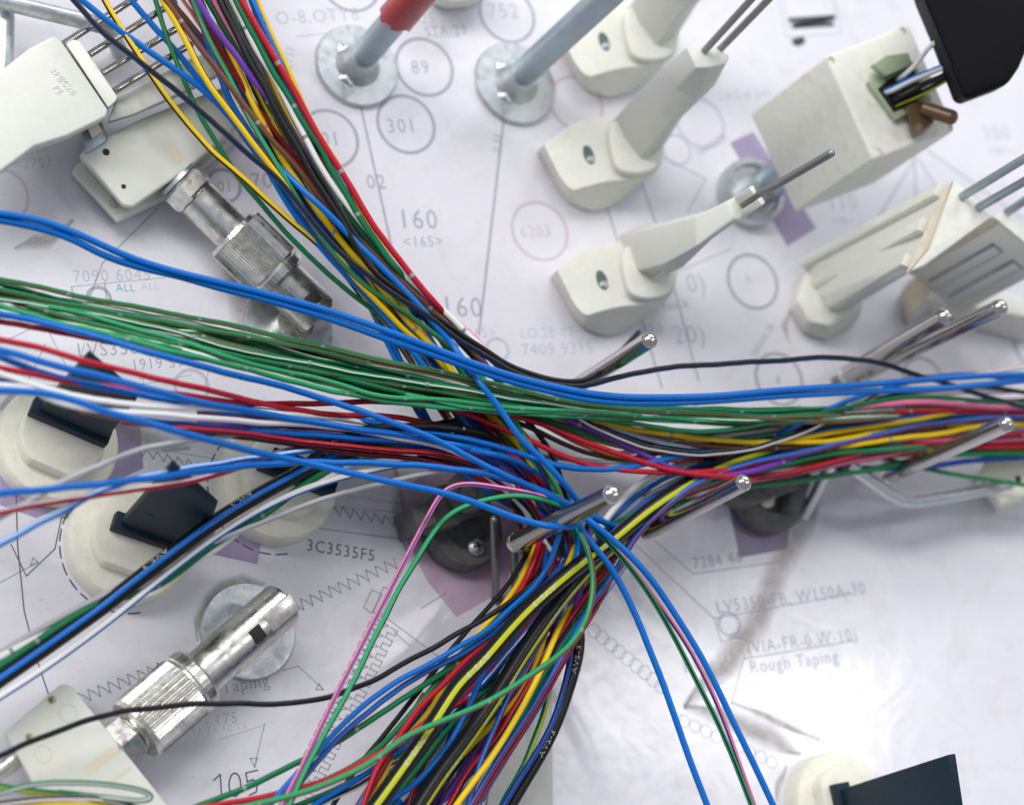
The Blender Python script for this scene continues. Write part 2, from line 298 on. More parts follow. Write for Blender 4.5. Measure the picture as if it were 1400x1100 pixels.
def grime(pts, w):
    pp = [P(x, y) for x, y in pts]; k = cm(*pts[0]); vs, fs, uv = [], [], []; z = zi()
    for i, p in enumerate(pp):
        d = (pp[min(i+1, len(pp)-1)]-pp[max(i-1, 0)]).normalized(); s = Vector((-d.y, d.x, 0))*w*k*.5*(.25 if i in (0, len(pp)-1) else 1); vs += [p-s+Vector((0, 0, z)), p+s+Vector((0, 0, z))]; uv += [(i, 0), (i, 1)]
    fs = [(2*i, 2*i+2, 2*i+3, 2*i+1) for i in range(len(pp)-1)]
    me = bpy.data.meshes.new('grime'); me.from_pydata(vs, [], fs); ul = me.uv_layers.new()
    for lp in me.loops: ul.data[lp.index].uv = uv[lp.vertex_index]
    link('grime', me, board, m=GR, smooth=False)
grime([(1125,650),(1095,720),(1062,780),(1035,850),(990,910),(935,968)], 44); grime([(935,965),(1000,985),(1060,1010),(1095,1030)], 40); grime([(1000,960),(1060,985),(1120,1010)], 16)
grime([(150,575),(180,590),(215,605),(260,612)], 34); grime([(356,470),(372,440),(380,415)], 30); grime([(100,300),(60,330),(20,340)], 30); grime([(0,560),(20,545),(60,560)], 40); grime([(300,345),(330,400),(335,470),(340,490)], 46)
grime([P_ for P_ in [(270,876),(272,846),(285,818),(305,800),(332,791),(362,797)]], 20); grime([(90,700),(110,680),(125,668)], 16); grime([(540,640),(545,700),(560,760)], 30); grime([(1080,420),(1072,445),(1080,470)], 14); grime([(1075,1045),(1064,1070),(1062,1095)], 16)

# ================================================================ fixtures standing on the board
def washer(c, r, hole, parent, th=.16, m='zinc'):
    return lathe('washer', c, c+Vector((0, 0, 1)), [(0, r), (th*.75, r), (th, r*.975), (th, hole), (th*.6, hole), (th*.6, 0)], M[m], parent, 56)
# --- posts with round washers
def post(bx, by, tx, ty, label, tape=False):
    c = P(bx, by); k = cm(bx, by); t = thing('washer_post', label, 'post', c, 'zinc posts standing on round washers')
    washer(c, 57*k*1.05, 20*k, t)
    for j, (a, q) in enumerate(((2.4, 27), (4.2, 26))):
        blob('weld_bead', c+Vector((math.cos(a)*q*k, math.sin(a)*q*k, .15)), 11*k, M['zinc'], t, seed=j, sq=.5, amp=.2)
    lathe('collar', c, c+Vector((0, 0, 1)), [(.1, 34*k), (.2, 31*k), (.28, 27*k), (.42, 23.5*k), (.62, 21*k), (.7, 19*k), (.7, 15*k)], M['zinc'], t)
    b = P(bx+6, by-9, .3); e = rise(b, tx, ty); ax = (e-b)
    rod('rod', b, b+ax*1.15, 19*k, M['zincblue'], t, False, 36)
    if tape:
        s0 = b+ax*.80; bm_prof = [(0, 22.5*k), (ax.length*.6, 22.5*k)]
        d, n, bb = basis(ax); bm = bmesh.new(); sg = 40; rows = []
        for q in range(3):
            rows.append([bm.verts.new(s0+d*((.22*math.sin(i*.32)*.5+.09*math.sin(i*.9+1)+.03*math.sin(i*3.7)) if q == 0 else q*ax.length*.42)+(n*math.cos(2*math.pi*i/sg)+bb*math.sin(2*math.pi*i/sg))*(20.8*k+(.05 if q else .07))) for i in range(sg)])
        for a_, b_ in zip(rows, rows[1:]):
            for i in range(sg): bm.faces.new((a_[i], a_[(i+1) % sg], b_[(i+1) % sg], b_[i]))
        frombm('tape_sleeve', bm, M['redtape'], t)
    return t
post(486, 92, 558, 6, 'zinc post on a round washer, its upper rod wrapped in torn red tape', True)
post(702, 116, 828, -4, 'bare grey zinc post on a round washer, right of the red taped one')

def chaikin(q, n=2):
    for _ in range(n):
        o = []
        for (x0, y0), (x1, y1) in zip(q, q[1:]+q[:1]): o += [(x0*.75+x1*.25, y0*.75+y1*.25), (x0*.25+x1*.75, y0*.25+y1*.75)]
        q = o
    return q
# --- white nylon holders with screw hole
def mount(dx, dy, label, arm, pins, stainy=False):
    s = lambda q: [(x+dx, y+dy) for x, y in q]
    top = s([(744,198),(768,178),(794,164),(830,158),(868,166),(897,188),(908,215),(900,236),(872,246),(836,246),(803,254),(776,263)])
    bot = s([(735,206),(762,182),(785,170),(815,170),(850,182),(880,205),(893,232),(878,250),(848,277),(818,289),(793,284),(770,271)])
    top, bot = chaikin([top[0]]*2+top[1:2]+top[2:]+[top[0]]), chaikin([bot[0]]*2+bot[1:2]+bot[2:]+[bot[0]])
    t = thing('nylon_holder', label, 'wire holder', P(818+dx, 225+dy), 'white nylon holders screwed to the board')
    loft('base', [(bot, 0), (bot, .12), (top, 1.05)], M['white'], t, .05)
    col = s([(828,172),(850,160),(880,160),(905,182),(908,210),(898,238),(866,246),(838,240),(830,215),(826,190)])
    col = chaikin(col); ci = [(868+(x-868)*.93+dx*.07+4, 200+(y-200)*.93+dy*.07-5) for x, y in col]
    loft('collar', [(col, .9), (ci, 1.36)], M['white'], t, .06)
    h = P(805+dx, 212+dy, 1.052); k = cm(805, 212)
    e = Vector((.35, -1, 0)).normalized(); f = Vector((e.y, -e.x, 0))
    def oval(a, b, z): return [h+e*math.cos(i*math.pi/8)*a*k+f*math.sin(i*math.pi/8)*b*k+Vector((0, 0, z)) for i in range(16)]
    loft3('screw_hole', [oval(14, 8, -.25), oval(14, 8, .006)], M['socket'], t, 0)
    hs = P(808+dx, 218+dy, 1.05); lathe('screw', hs-Vector((0, 0, .1)), hs+Vector((0, 0, .12)), [(0, 6*k), (.11, 6*k), (.15, 4*k), (.15, 0)], M['zinc'], t, 16)
    loft('arm', arm, M['greywhite'], t, .05)
    return t
armB = [([(832,170),(842,198),(866,230),(884,226),(905,204),(884,168)], .95), ([(866,132),(888,155),(908,178),(926,166),(938,152),(912,120)], 2.6), ([(902,96),(924,122),(952,136),(968,126),(980,113),(950,84)], 4.2), ([(938,64),(952,93),(973,92),(993,87),(998,76),(968,58)], 5.4)]
t = mount(0, 0, 'white nylon holder with a tall grooved arm and two thin steel pins', armB, 2)
for (x0, y0, x1, y1) in ((962, 71, 1032, -6), (985, 67, 1056, -6)):
    a = P(x0, y0, 5.35); e = rise(a, x1, y1); rod('pin', a-(e-a)*.1, a+(e-a)*1.3, 5.0*cm(x0, y0, 5), M['darksteel'], t)
a0 = [P(846,200,1.0), P(866,227,1.0), P(880,222,1.0), P(862,196,1.0)]
loft('groove_rib', [([(874,222),(880,224),(900,200),(896,196)], 1.2), ([(905,160),(912,164),(930,152),(925,148)], 2.7), ([(935,128),(942,132),(958,124),(952,118)], 4.0)], M['white'], t, .02)
armA = [([(x+21, y-155) for x, y in q], h) for q, h in armB]
t = mount(21, -155, 'white nylon holder cut off by the top edge, stained brown at its collar', armA, 0)
loft('groove_rib', [([(x+21, y-155) for x, y in q], h) for q, h in (([(874,222),(880,224),(900,200),(896,196)], 1.2), ([(905,160),(912,164),(930,152),(925,148)], 2.7))], M['white'], t, .02)
tcol = P(862, 42, 1.24); blob('stain', tcol, .16, M['stain'], t, sq=.1)
armC = [([(844,322),(860,372),(880,388),(908,384),(914,352),(880,306)], .95), ([(896,310),(906,362),(934,366),(945,338),(925,300),(908,304)], 2.6), ([(950,296),(953,336),(975,326),(988,312),(990,300),(972,286)], 4.4), ([(995,275),(1003,297),(1012,300),(1020,292),(1016,280),(1006,268)], 5.3)]
t = mount(18, 171, 'white nylon holder whose arm narrows to a forked tip holding one dark pin', armC, 1)
loft('fork_prong', [([(1000,272),(1008,282),(1014,279),(1006,268)], 5.1), ([(1024,256),(1031,267),(1035,262),(1030,253)], 6.3)], M['white'], t, .03)
loft('fork_prong', [([(1006,292),(1012,300),(1018,296),(1012,288)], 5.1), ([(1036,272),(1042,281),(1047,277),(1042,268)], 6.2)], M['white'], t, .03)
loft('groove_rib', [([(886,386),(892,390),(908,376),(903,372)], 1.2), ([(925,352),(931,356),(944,344),(938,340)], 2.8)], M['white'], t, .02)
a = P(1013, 281, 5.2); e = rise(a, 1139, 208); pn = rod('pin', a, e, 5.6*cm(1013, 281, 6), M['darksteel'], t)
q = a+(e-a)*.83; blob('spring_ball', q+TOCAM*.07, .055, M['steel'], t, sq=1, amp=.02)

# --- white test box on a metal puck, with connector and black hood
pc = P(1020, 268); t = thing('connector_box', 'large white plastic box on a metal puck holding a green connector with wires', 'connector box', pc)
k = cm(1020, 268)
lathe('puck', pc, pc+Vector((0, 0, 1)), [(0, 47*k), (.35, 48*k), (.5, 46*k), (.5, 38*k), (.42, 36*k), (.42, 22*k), (1.0, 21*k), (1.0, 0)], M['zinc'], t, 48)
lathe('column', pc+Vector((.3, .15, .4)), pc+Vector((.3, .15, 3.2)), [(0, 24*k), (2.4, 24*k), (2.5, 22*k), (2.5, 0)], M['zincblue'], t, 32)
b0 = P(1024, 156, 1.9); HT = rise(b0, 1129, 76).z
box_top = [(1129,76),(1243,32),(1307,178),(1195,219)]
prism('body', box_top, 1.9, HT, M['white'], t, .10, seg=3)
def onbox(px, py, dz=0): return P(px, py, HT+dz)
for x, y in ((1136,82),(1234,42),(1298,174),(1201,207)): lathe('screw', onbox(x, y, -.03), onbox(x, y, .1), [(0, .09), (.05, .09), (.05, .03), (.03, 0)], M['beige'], t, 14)
loft('connector', [([(1182,114),(1196,108),(1212,98),(1248,88),(1262,118),(1272,142),(1222,168)], HT-.02), ([(1186,112),(1198,106),(1214,94),(1250,84),(1264,114),(1274,138),(1224,164)], HT+.22)], M['sage'], t, .04)
loft('connector_latch', [([(1188,92),(1206,80),(1238,76),(1244,92),(1206,108)], HT+.2), ([(1194,88),(1212,76),(1242,72),(1248,88),(1212,104)], HT+.6)], M['sage'], t, .04)
loft('connector_cavity', [([(1200,122),(1216,108),(1250,96),(1264,132),(1222,154)], HT+.1), ([(1200,122),(1216,108),(1250,96),(1264,132),(1222,154)], HT+.232)], M['hole'], t, 0)
for x, y in ((1128, 176), (1137, 164), (1105, 188)):
    pass
t2 = thing('lever', 'brown plastic lever with a round arm on the white box', 'lever', onbox(1250, 165))
loft('hub', [([(1236,150),(1246,190),(1262,184),(1276,170),(1268,146),(1250,140)], HT-.05), ([(1238,146),(1250,186),(1264,178),(1278,166),(1270,142),(1254,137)], HT+.5)], M['brass'], t2, .05)
a = onbox(1262, 148, .55); rod('arm', a, P(1309, 163, HT+1.1), 10.5*cm(1280, 155, HT), M['brass'], t2)
hood = [(1238,-30),(1252,12),(1273,62),(1290,106),(1305,146),(1364,124),(1380,100),(1392,72),(1412,10),(1420,-40)]
hoodo = loft('hood', [(hood, HT+1.3), ([(x+14, y-8) for x, y in hood], HT+3.2)], M['rubber'], None, .18, seg=4, origin=P(1300, 60, HT+1.3)); tag(hoodo, 'black rubber hood hanging over the white connector box at the upper right', 'hood')
# hood rim
hr = loft('rim', [([(1246,-20),(1256,10),(1276,60),(1282,58),(1264,8),(1252,-24)], HT+1.15), ([(1246,-20),(1256,10),(1276,60),(1282,58),(1264,8),(1252,-24)], HT+1.34)], M['rubber'], hoodo, .03)

# --- tall ribbed holders at the right edge
t = thing('ribbed_holder', 'tall white ribbed holder with a rounded foot and a triangular top plate', 'wire holder', P(1115, 440))
loft('foot', [([(1076,424),(1086,392),(1104,366),(1130,362),(1165,395),(1178,430),(1160,450),(1130,468),(1096,456)], 0), ([(1090,408),(1102,372),(1114,352),(1140,350),(1172,384),(1182,414),(1162,430),(1136,446),(1106,440)], .8)], M['white'], t, .12)
loft('arm', [([(1100,362),(1118,404),(1140,424),(1166,420),(1180,402),(1140,352)], .75), ([(1295,256),(1262,338),(1242,368),(1262,362),(1300,330),(1310,262)], 6.4)], M['greywhite'], t, .05)
for f0, f1 in ((0, .15), (.42, .58), (.86, 1)):
    LP = lambda p, q, f: (p[0]+(q[0]-p[0])*f, p[1]+(q[1]-p[1])*f)
    def rq(a, b, ox, oy): return [LP(a, b, f0), LP(a, b, f1), (LP(a, b, f1)[0]+ox, LP(a, b, f1)[1]+oy), (LP(a, b, f0)[0]+ox, LP(a, b, f0)[1]+oy)]
    loft('rib', [(rq((1098,360), (1142,426), -10, -4), .8), (rq((1296,254), (1244,366), -12, -5), 6.3)], M['white'], t, .03)
0 and loft('rib', [([(1098,370),(1106,392),(1114,388),(1108,362)], .9), ([(1288,262),(1278,298),(1284,296),(1298,256)], 6.4)], M['white'], t, .03)
0 and loft('rib', [([(1128,412),(1142,428),(1158,424),(1140,406)], .9), ([(1240,370),(1240,378),(1256,372),(1254,362)], 6.3)], M['white'], t, .03)
0 and loft('rib', [([(1124,392),(1132,402),(1150,394),(1140,384)], .9), ([(1262,318),(1258,334),(1268,330),(1274,310)], 6.4)], M['white'], t, .03)
loft('top_plate', [([(1302,248),(1266,338),(1240,374),(1262,366),(1356,296),(1350,292)], 6.3), ([(1304,245),(1268,336),(1243,371),(1264,362),(1360,293),(1352,290)], 6.6)], M['white'], t, .03)
loft('edge_strip', [([(1288,262),(1302,247),(1270,338),(1238,376)], 6.4), ([(1288,262),(1302,247),(1270,338),(1238,376)], 6.66)], M['beige'], t, .01)
for x0, y0, x1, y1 in ((1315,269,1402,216),(1338,284,1404,246)):
    a = P(x0, y0, 6.6); e = rise(a, x1, y1); rod('pin', a, a+(e-a)*1.3, 6*cm(x0, y0, 6), M['zincblue'], t)
t = thing('slotted_holder', 'white holder with two long slots in its side, cut off by the right edge', 'wire holder', P(1290, 420))
b0 = P(1240, 376, 1.2); e0 = rise(b0, 1358, 296); HS = e0.z
top = [(1358,296),(1371,289),(1450,352),(1438,362)]
prism('body', top, 1.2, HS, M['greywhite'], t, .04)
fl = P(1358, 296, HS); fr = P(1438, 362, HS); fu = (fr-fl).normalized(); fn = fu.cross(Vector((0, 0, 1))).normalized()
if fn.dot(TOCAM) < 0: fn = -fn
box3('edge_strip', fl-fu*.02+fn*.012-Vector((0, 0, HS-1.2)), fu*.26, fn*-.06, Vector((0, 0, HS-1.25)), M['beige'], t, .01)
for off in (.62, 1.30):
    q = fl+fu*off-Vector((0, 0, HS-1.5)); box3('slot_shade', q-fn*.02, fu*.38, fn*.03, Vector((0, 0, HS-2.3)), M['zincblue'], t, .005); box3('slot_floor', q+fu*.12-fn*.02, fu*.24, fn*.036, Vector((0, 0, HS-2.4)), M['greywhite'], t, .005)  # recess shade put on as dark strips standing on the side face
loft('foot', [([(1228,404),(1274,372),(1330,392),(1420,440),(1400,470),(1320,446),(1270,428),(1240,446)], 0), ([(1240,384),(1276,368),(1340,384),(1430,420),(1420,436),(1330,420),(1268,408),(1246,424)], 1.25)], M['white'], t, .06)
loft('foot_edge', [([(1230,402),(1272,372),(1266,402),(1242,440)], .9), ([(1237,392),(1278,366),(1272,396),(1247,430)], 1.3)], M['beige'], t, .02)
loft('top_cap', [(top, HS-.02), (top, HS+.06)], M['white'], t, .02)
a = P(1376, 291, HS); rod('pin', a, a+(rise(a, 1420, 262)-a)*1.2, 6*cm(1375, 290, 5), M['zincblue'], t)

# --- steel pins that the bundle leans on
def steel_pin(bx, by, hb, tx, ty, r, label, foot=True, sp=None):
    b = P(bx, by, hb); e = rise(b, tx, ty); k = cm(tx, ty, e.z); d = (e-b).normalized(); e = e-d*r*k*.2
    t = thing('steel_pin', label, 'pin', Vector((b.x, b.y, 0)), 'polished round ended steel pins of the harness forks')
    rod('shank', b-d*r*k*.3, e, r*k, M['steel'], t, True, 40, True)
    if foot:
        f_ = P(*sp) if sp else Vector((b.x, b.y, 0)); L_ = (b-f_).length; lathe('stem', f_, b, [(0, r*k*.55), (L_-.05, r*k*.55), (L_, 0)], M['darksteel'], t, 16)
        lathe('weld', b-d*.14, b, [(0, r*k*.7), (.08, r*k*1.08), (.2, r*k*1.02), (.2, 0)], M['nickel'], t, 20)
    return t
steel_pin(706, 741, 2.5, 842, 673, 14, 'shiny steel pin under the blue wire loop, with a worn tip', sp=(752, 790))
steel_pin(887, 727, 2.1, 1022, 657, 12, 'shiny steel pin below the right bundle, above the black fixture', sp=(868, 715))
steel_pin(775, 536, 1.2, 893, 462, 12, 'shiny steel pin that the loose black wire bends around')
fk = steel_pin(1158, 512, .6, 1298, 429, 12.5, 'shorter steel pin of the pair above the right bundle')
steel_pin(1188, 506, .6, 1374, 417, 12, 'longer steel pin of the pair above the right bundle')
for j, (x, y, r) in enumerate(((1180,512,12),(1170,505,10),(1192,500,9))): blob('weld_bead', P(x, y, .6), r*cm(x, y), M['nickel'], fk, seed=j+5, sq=.8, amp=.35)
steel_pin(1216, 650, 1.5, 1382, 577, 11.5, 'shiny steel pin crossing the right bundle near the right edge', sp=(1205, 600))
for bx, by, tx, ty, lb in ((678, 818, 675, 706, 'thin grey upright pin beside the black fixture, standing clear'), (704, 812, 702, 730, 'thin grey upright pin half hidden below the shiny steel pin')):
    b = P(bx, by); e = P(tx, ty, 2.3); k = cm(tx, ty, 2); t = thing('thin_pin', lb, 'pin', b, 'thin grey upright pins')
    rod('shank', b, e, 5.5*k, M['darksteel'], t, True, 20); lathe('base_ring', b, b+Vector((0, 0, 1)), [(0, 8*k), (.12, 8*k), (.12, 5*k)], M['darksteel'], t, 20)

# --- round cream knobs with navy blades
def knob(cx, cy, r, blade, hb, label, flip=1, marks=()):
    c = P(cx, cy); k = cm(cx, cy); R0 = r*k; t = thing('round_knob', label, 'knob', c, 'round cream knobs with navy blades')
    lathe('flange', c, c+Vector((0, 0, 1)), [(0, R0), (.42, R0), (.52, R0*.985), (.60, R0*.95), (.62, R0*.9), (.62, 0)], M['cream'], t, 64)
    b0, b1 = P(*blade[0], 1.02), P(*blade[1], 1.02); u = (b1-b0); u.z = 0; u.normalize(); v = Vector((-u.y, u.x, 0))
    def ring(s, z):
        o = []
        for i in range(56):
            a = 2*math.pi*i/56; x, y = math.cos(a)*R0*s, math.sin(a)*R0*s; y = max(-R0*s*.84, min(R0*s*.9, y)); o.append(c+u*x+v*y+Vector((0, 0, z)))
        return o
    loft3('raised_step', [ring(.70, .6), ring(.70, .92), ring(.67, .99), ring(.62, 1.01)], M['cream'], t, 0)
    th = .22
    w = v*th*flip
    t0, t1 = rise(b0, *blade[2]), rise(b1, *blade[3])
    bl = loft3('blade', [[b0, b1, t1, t0], [b0+w, b1+w, t1+w, t0+w]], M['navy'], t, .03)
    up = Vector((0, 0, 1)); s = u*.16
    loft3('blade_foot', [[b0-s-w*.5-up*.02, b1+s*.3-w*.5-up*.02, b1+s*.3+w*1.4-up*.02, b0-s+w*1.4-up*.02], [b0-s-w*.5+up*.3, b1+s*.3-w*.5+up*.3, b1+s*.3+w*1.4+up*.3, b0-s+w*1.4+up*.3]], M['navy'], t, .03)
    e = (t1-t0)
    for fa, fb in marks:
        q = b0.lerp(b1, fa).lerp(t0.lerp(t1, fa), fb)-w*.02; box3('notch', q-w*.05, u*.22, up*.05, w*.12, M['hole'], bl, .01)
    return t
knob(72, 612, 84, ((48,566),(142,606),(117,490),(186,548)), 1.3, 'cream knob with a navy blade at the left edge, crossed by white and blue wires')
knob(170, 745, 86, ((160,722),(262,757),(232,640),(295,696)), 1.3, 'cream knob with a wide notched navy blade beneath the black and blue cable', marks=((.15,.35),(.2,.8),(.75,.45),(.35,.95)))
knob(372, 664, 85, ((360,640),(450,676),(372,622),(458,652)), 1.3, 'cream knob mostly hidden behind the black, white and green cables')
knob(1132, 1100, 70, ((1140,1081),(1158,1160),(1296,1031),(1308,1112)), 1.3, 'cream knob with a navy blade at the bottom edge, right of the loose wires')

# --- knurled bayonet plugs lying against white blocks
def plug(p0, p1, k, marks, label, base_px, base_r, slot_dir, krad=48):
    ax = (p1-p0).normalized(); t = thing('knurled_plug', label, 'plug', Vector((p0.x, p0.y, 0)), 'knurled metal plugs screwed into white blocks')
    L = (p1-p0).length; a0, a1, a2, a3, a4 = [q*L for q in marks]      # nut start, nut end/shaft, knurl start, knurl end, tip end
    def seg(name, s, e, prof, m='nickel', **kw): return lathe(name, p0+ax*s, p0+ax*e, prof, M[m], t, **kw)
    seg('lock_washer', a0-.16, a0, [(0, 30*k), (.1, 31*k), (.1, 20*k)], 'zinc')
    seg('hex_nut', a0-.04, a1, [(0, 31*k), (.08, 35*k), (a1-a0-.06, 35*k), (a1-a0+.02, 31*k), (a1-a0+.02, 0)], seg=6, angle=20, rot=.12)
    shaft_r = 29*k
    seg('shaft', a1, a2+.05, [(0, shaft_r), (a2-a1+.05, shaft_r), (a2-a1+.05, 0)], 'nickel')
    kr = krad*k; kl = a3-a2
    kn = seg('knurled_sleeve', a2, a3, [(0, kr*.8), (.02, kr*.93), (.12, kr*.99), (.13, kr), (kl*.78, kr), (kl*.79, kr*.955), (kl*.82, kr*.955), (kl*.84, kr*.99), (kl-.08, kr*.97), (kl, kr*.90), (kl, kr*.5)], 'nickel', seg=144, mod=lambda i, tt: 1-(.04 if (i % 2 == 0 and .125 < tt < kl*.785) else 0)+.004*math.sin(i*1.7), angle=20)
    tr = 33*k
    seg('barrel', a3-.05, a4, [(0, tr), (a4-a3-.02, tr), (a4-a3+.05, tr*.93), (a4-a3+.05, tr*.62), (a4-a3-.3, tr*.6), (a4-a3-.3, 0)], 'nickel')
    d, n, b = basis(ax)
    f = (n*math.cos(slot_dir)+b*math.sin(slot_dir)); g_ = d.cross(f)
    c = p0+ax*(a3+(a4-a3)*.52)+f*tr*.93-g_*.09
    box3('bayonet_slot', c-g_*.06, ax*.30, g_*.34, f*.06, M['hole'], t, .01)
    c = p0+ax*(a3+(a4-a3)*.70)+f*tr*.82-g_*.21
    box3('flat', c, ax*((a4-a3)*.32), g_*.44, f*.10, M['nickel'], t, .03)
    bc = P(*base_px); kk = cm(*base_px); washer(bc, base_r*kk*1.04, 24*kk, t, .18)
    lathe('spacer', bc, bc+Vector((0, 0, 1)), [(.1, 28*kk), (p1.z-.35, 26*kk), (p1.z-.35, 0)], M['nickel'], t, 32)
    return t
p0, p1 = P(150, 1028, 1.0), P(391, 821, 1.25)
plug(p0, p1, cm(270, 920, 1.2), (.02, .125, .135, .49, .985), 'knurled metal plug at lower left with a slotted barrel over a washer', (337, 864), 65, .25)
p0, p1 = P(234, 236, 1.0), P(440, 436, 1.0)
plug(p0, p1, cm(340, 330, 1.4), (.07, .17, .40, .74, .985), 'knurled metal plug under the crossing blue wires, slightly blurred', (392, 452), 62, -.45, 44)
blk = loft('white_block', [([(83,936),(96,938),(150,1004),(245,1122),(70,1122),(24,1040),(2,1004)], .25), ([(84,934),(97,936),(151,1003),(246,1121),(74,1121),(27,1038),(4,1002)], 1.5)], M['milky'], None, .07, seg=3, origin=P(120, 1040)); tag(blk, 'milky white plastic block with drilled holes at the lower left corner', 'block')
for x, y, r in ((71, 956, 4.5), (40, 1007, 4)):
    q = P(x, y, 1.502); lathe('drilled_hole', q-Vector((0, 0, .2)), q, [(0, r*.018), (.204, r*.018), (.204, 0)], M['hole'], blk, 18)
    lathe('hole_rim', q-Vector((0, 0, .002)), q+Vector((0, 0, .1)), [(0, r*.0235), (.006, r*.022), (.006, r*.0185)], M['beige'], blk, 18)
for x, y in ((93, 974), (59, 1030)):
    q = P(x, y, 1.5); lathe('mould_ring', q, q+Vector((0, 0, 1)), [(0, .19), (.008, .188), (.008, .178), (0, .176)], M['milky'], blk, 30, cap=False)
loft('stain', [([(112,1050),(150,1022),(160,1018),(164,1026),(120,1060)], 1.495), ([(112,1050),(150,1022),(160,1018),(164,1026),(120,1060)], 1.503)], M['stain'], blk, 0); loft('stain', [([(146,1070),(178,1046),(180,1050),(150,1074)], 1.495), ([(146,1070),(178,1046),(180,1050),(150,1074)], 1.503)], M['stain'], blk, 0)
rd = rod('steel_rod', P(-40, 1082, 1.0), P(24, 1034, 1.0), 14*cm(0, 1050, 1), M['nickel'], None, False); tag(rd, 'short round steel rod entering the milky block from the left edge', 'rod')

# --- upper left: stacked milky plates, connector with four pins, bent bracket rods
t = thing('stacked_block', 'two stacked milky plastic plates holding the knurled plug near the top left', 'block', P(200, 240))
loft('lower_plate', [([(96,238),(104,226),(200,190),(330,150),(345,176),(240,268),(160,307)], .1), ([(98,234),(106,224),(200,185),(330,146),(345,172),(238,262),(160,304)], .5)], M['milky'], t, .06)
loft('upper_plate', [([(107,216),(116,203),(196,164),(310,120),(325,176),(258,232),(180,287),(166,284)], .5), ([(110,212),(118,200),(197,161),(311,117),(326,173),(260,229),(182,284),(168,281)], 1.2)], M['milky'], t, .08, seg=3)
for x, y, r in ((145, 208, 4.5), (169, 255, 3)):
    q = P(x, y, 1.202); lathe('drilled_hole', q-Vector((0, 0, .2)), q, [(0, r*.019), (.204, r*.019), (.204, 0)], M['hole'], t, 18)
loft('stain', [([(222,200),(236,196),(250,216),(244,224)], 1.195), ([(222,200),(236,196),(250,216),(244,224)], 1.204)], M['stain'], t, 0)
q = P(156, 278, .5); lathe('screw', q, q+Vector((0, 0, .2)), [(0, .12), (.06, .11), (.06, 0)], M['zinc'], t, 16)
t = thing('pin_connector', 'grey white connector body with four parallel steel pins at the upper left', 'connector', P(60, 180))
zc = 2.5
body = [(-30,120),(0,98),(40,66),(74,48),(84,54),(149,150),(146,160),(93,186),(48,200),(0,236),(-30,256)]
loft('body', [([(x-8, y+9) for x, y in body], 1.0), ([(x-2, y+2) for x, y in body], zc-.1), (body, zc)], M['greywhite'], t, .08, seg=3)
loft('end_plate', [([(86,66),(97,56),(110,60),(160,136),(158,142),(146,150)], 1.1), ([(90,60),(100,54),(110,57),(161,133),(158,139),(148,148)], zc-.15)], M['white'], t, .05)
loft('lower_step', [([(146,170),(160,133),(255,84),(330,54),(345,84),(250,130),(180,160)], .9), ([(148,166),(162,131),(256,82),(330,52),(345,80),(250,126),(181,157)], 1.7)], M['greywhite'], t, .05)
loft('stem', [([(110,180),(140,168),(150,196),(118,215)], .1), ([(110,176),(138,164),(148,192),(118,211)], 1.3)], M['zincblue'], t, .05)
loft('hinge_tab', [([(118,172),(132,166),(140,180),(126,190)], 1.2), ([(118,172),(132,166),(140,180),(126,190)], 1.6)], M['beige'], t, .03)
for x0, y0, x1, y1 in ((86,61,186,-3),(122,75,240,2),(139,101,252,33),(156,125,262,60)):
    a = P(x0, y0, zc-.5); rod('pin', a, P(x1, y1, zc-.45), 5.2*cm(x0, y0, 2), M['steel'], t, False)
zt = zc+.003
def raised(s, x, y, size, ang, parent, z, m):
    vs, fs = textdata(s); a = P(x, y, z); b = P(x+40*math.cos(ang), y-40*math.sin(ang), z); u = (b-a).normalized(); v = Vector((-u.y, u.x, 0)); k = cm(x, y, z)*size/.7
    bm = bmesh.new(); vv = [bm.verts.new(a+u*p.x*k+v*p.y*k) for p in vs]; bm.verts.ensure_lookup_table()
    for f in fs:
        try: bm.faces.new([vv[i] for i in f])
        except ValueError: pass
    g = bmesh.ops.extrude_face_region(bm, geom=bm.faces[:]); bmesh.ops.translate(bm, vec=(0, 0, .018), verts=[q for q in g['geom'] if isinstance(q, bmesh.types.BMVert)])
    frombm('raised_lettering', bm, m, parent, 0, smooth=False)
raised('3PBC28', 68, 96, 9, -.85, t, zt-.004, M['greywhite']); raised('PE', 72, 120, 9, -.85, t, zt-.004, M['greywhite']); raised('JC', 82, 110, 8, -.85, t, zt-.003, M['stain'])
def bent(name, pts, r, label, cat, m='zinc', group=None, parent=None):
    o = tube(name, [P(*p) for p in pts], r, M[m], 16); tag(o, label, cat, group); return o
def tube(name, pts, r, m, sides=12, parent=None, cap=True):
    n_ = len(pts); bm = bmesh.new(); rows = []
    for i, p in enumerate(pts):
        d = (pts[min(i+1, n_-1)]-pts[max(i-1, 0)]).normalized(); a = (TOCAM-d*TOCAM.dot(d)).normalized(); b = d.cross(a)
        rows.append([bm.verts.new(p+(a*math.cos(2*math.pi*j/sides)+b*math.sin(2*math.pi*j/sides))*r) for j in range(sides)])
    for a, b in zip(rows, rows[1:]):
        for j in range(sides): bm.faces.new((a[j], a[(j+1) % sides], b[(j+1) % sides], b[j]))
    bm.faces.new(rows[0][::-1]); bm.faces.new(rows[-1])
    return frombm(name, bm, m, parent, 0, angle=60, **({} if parent else {'origin': pts[0]}))
bent('bent_rod', [(-10,-2,1.5),(10,4,1.5),(60,16,1.5),(120,30,1.5),(142,36,1.4),(152,46,1.0),(160,62,.4),(163,70,.1)], .20, 'bent zinc rod in the top left corner, passing behind the connector pins', 'rod')
bent('bent_rod', [(6,-20,1.0),(6,40,1.0),(4,90,1.0),(-2,130,1.0)], .24, 'upright zinc rod at the very left of the top edge', 'rod')
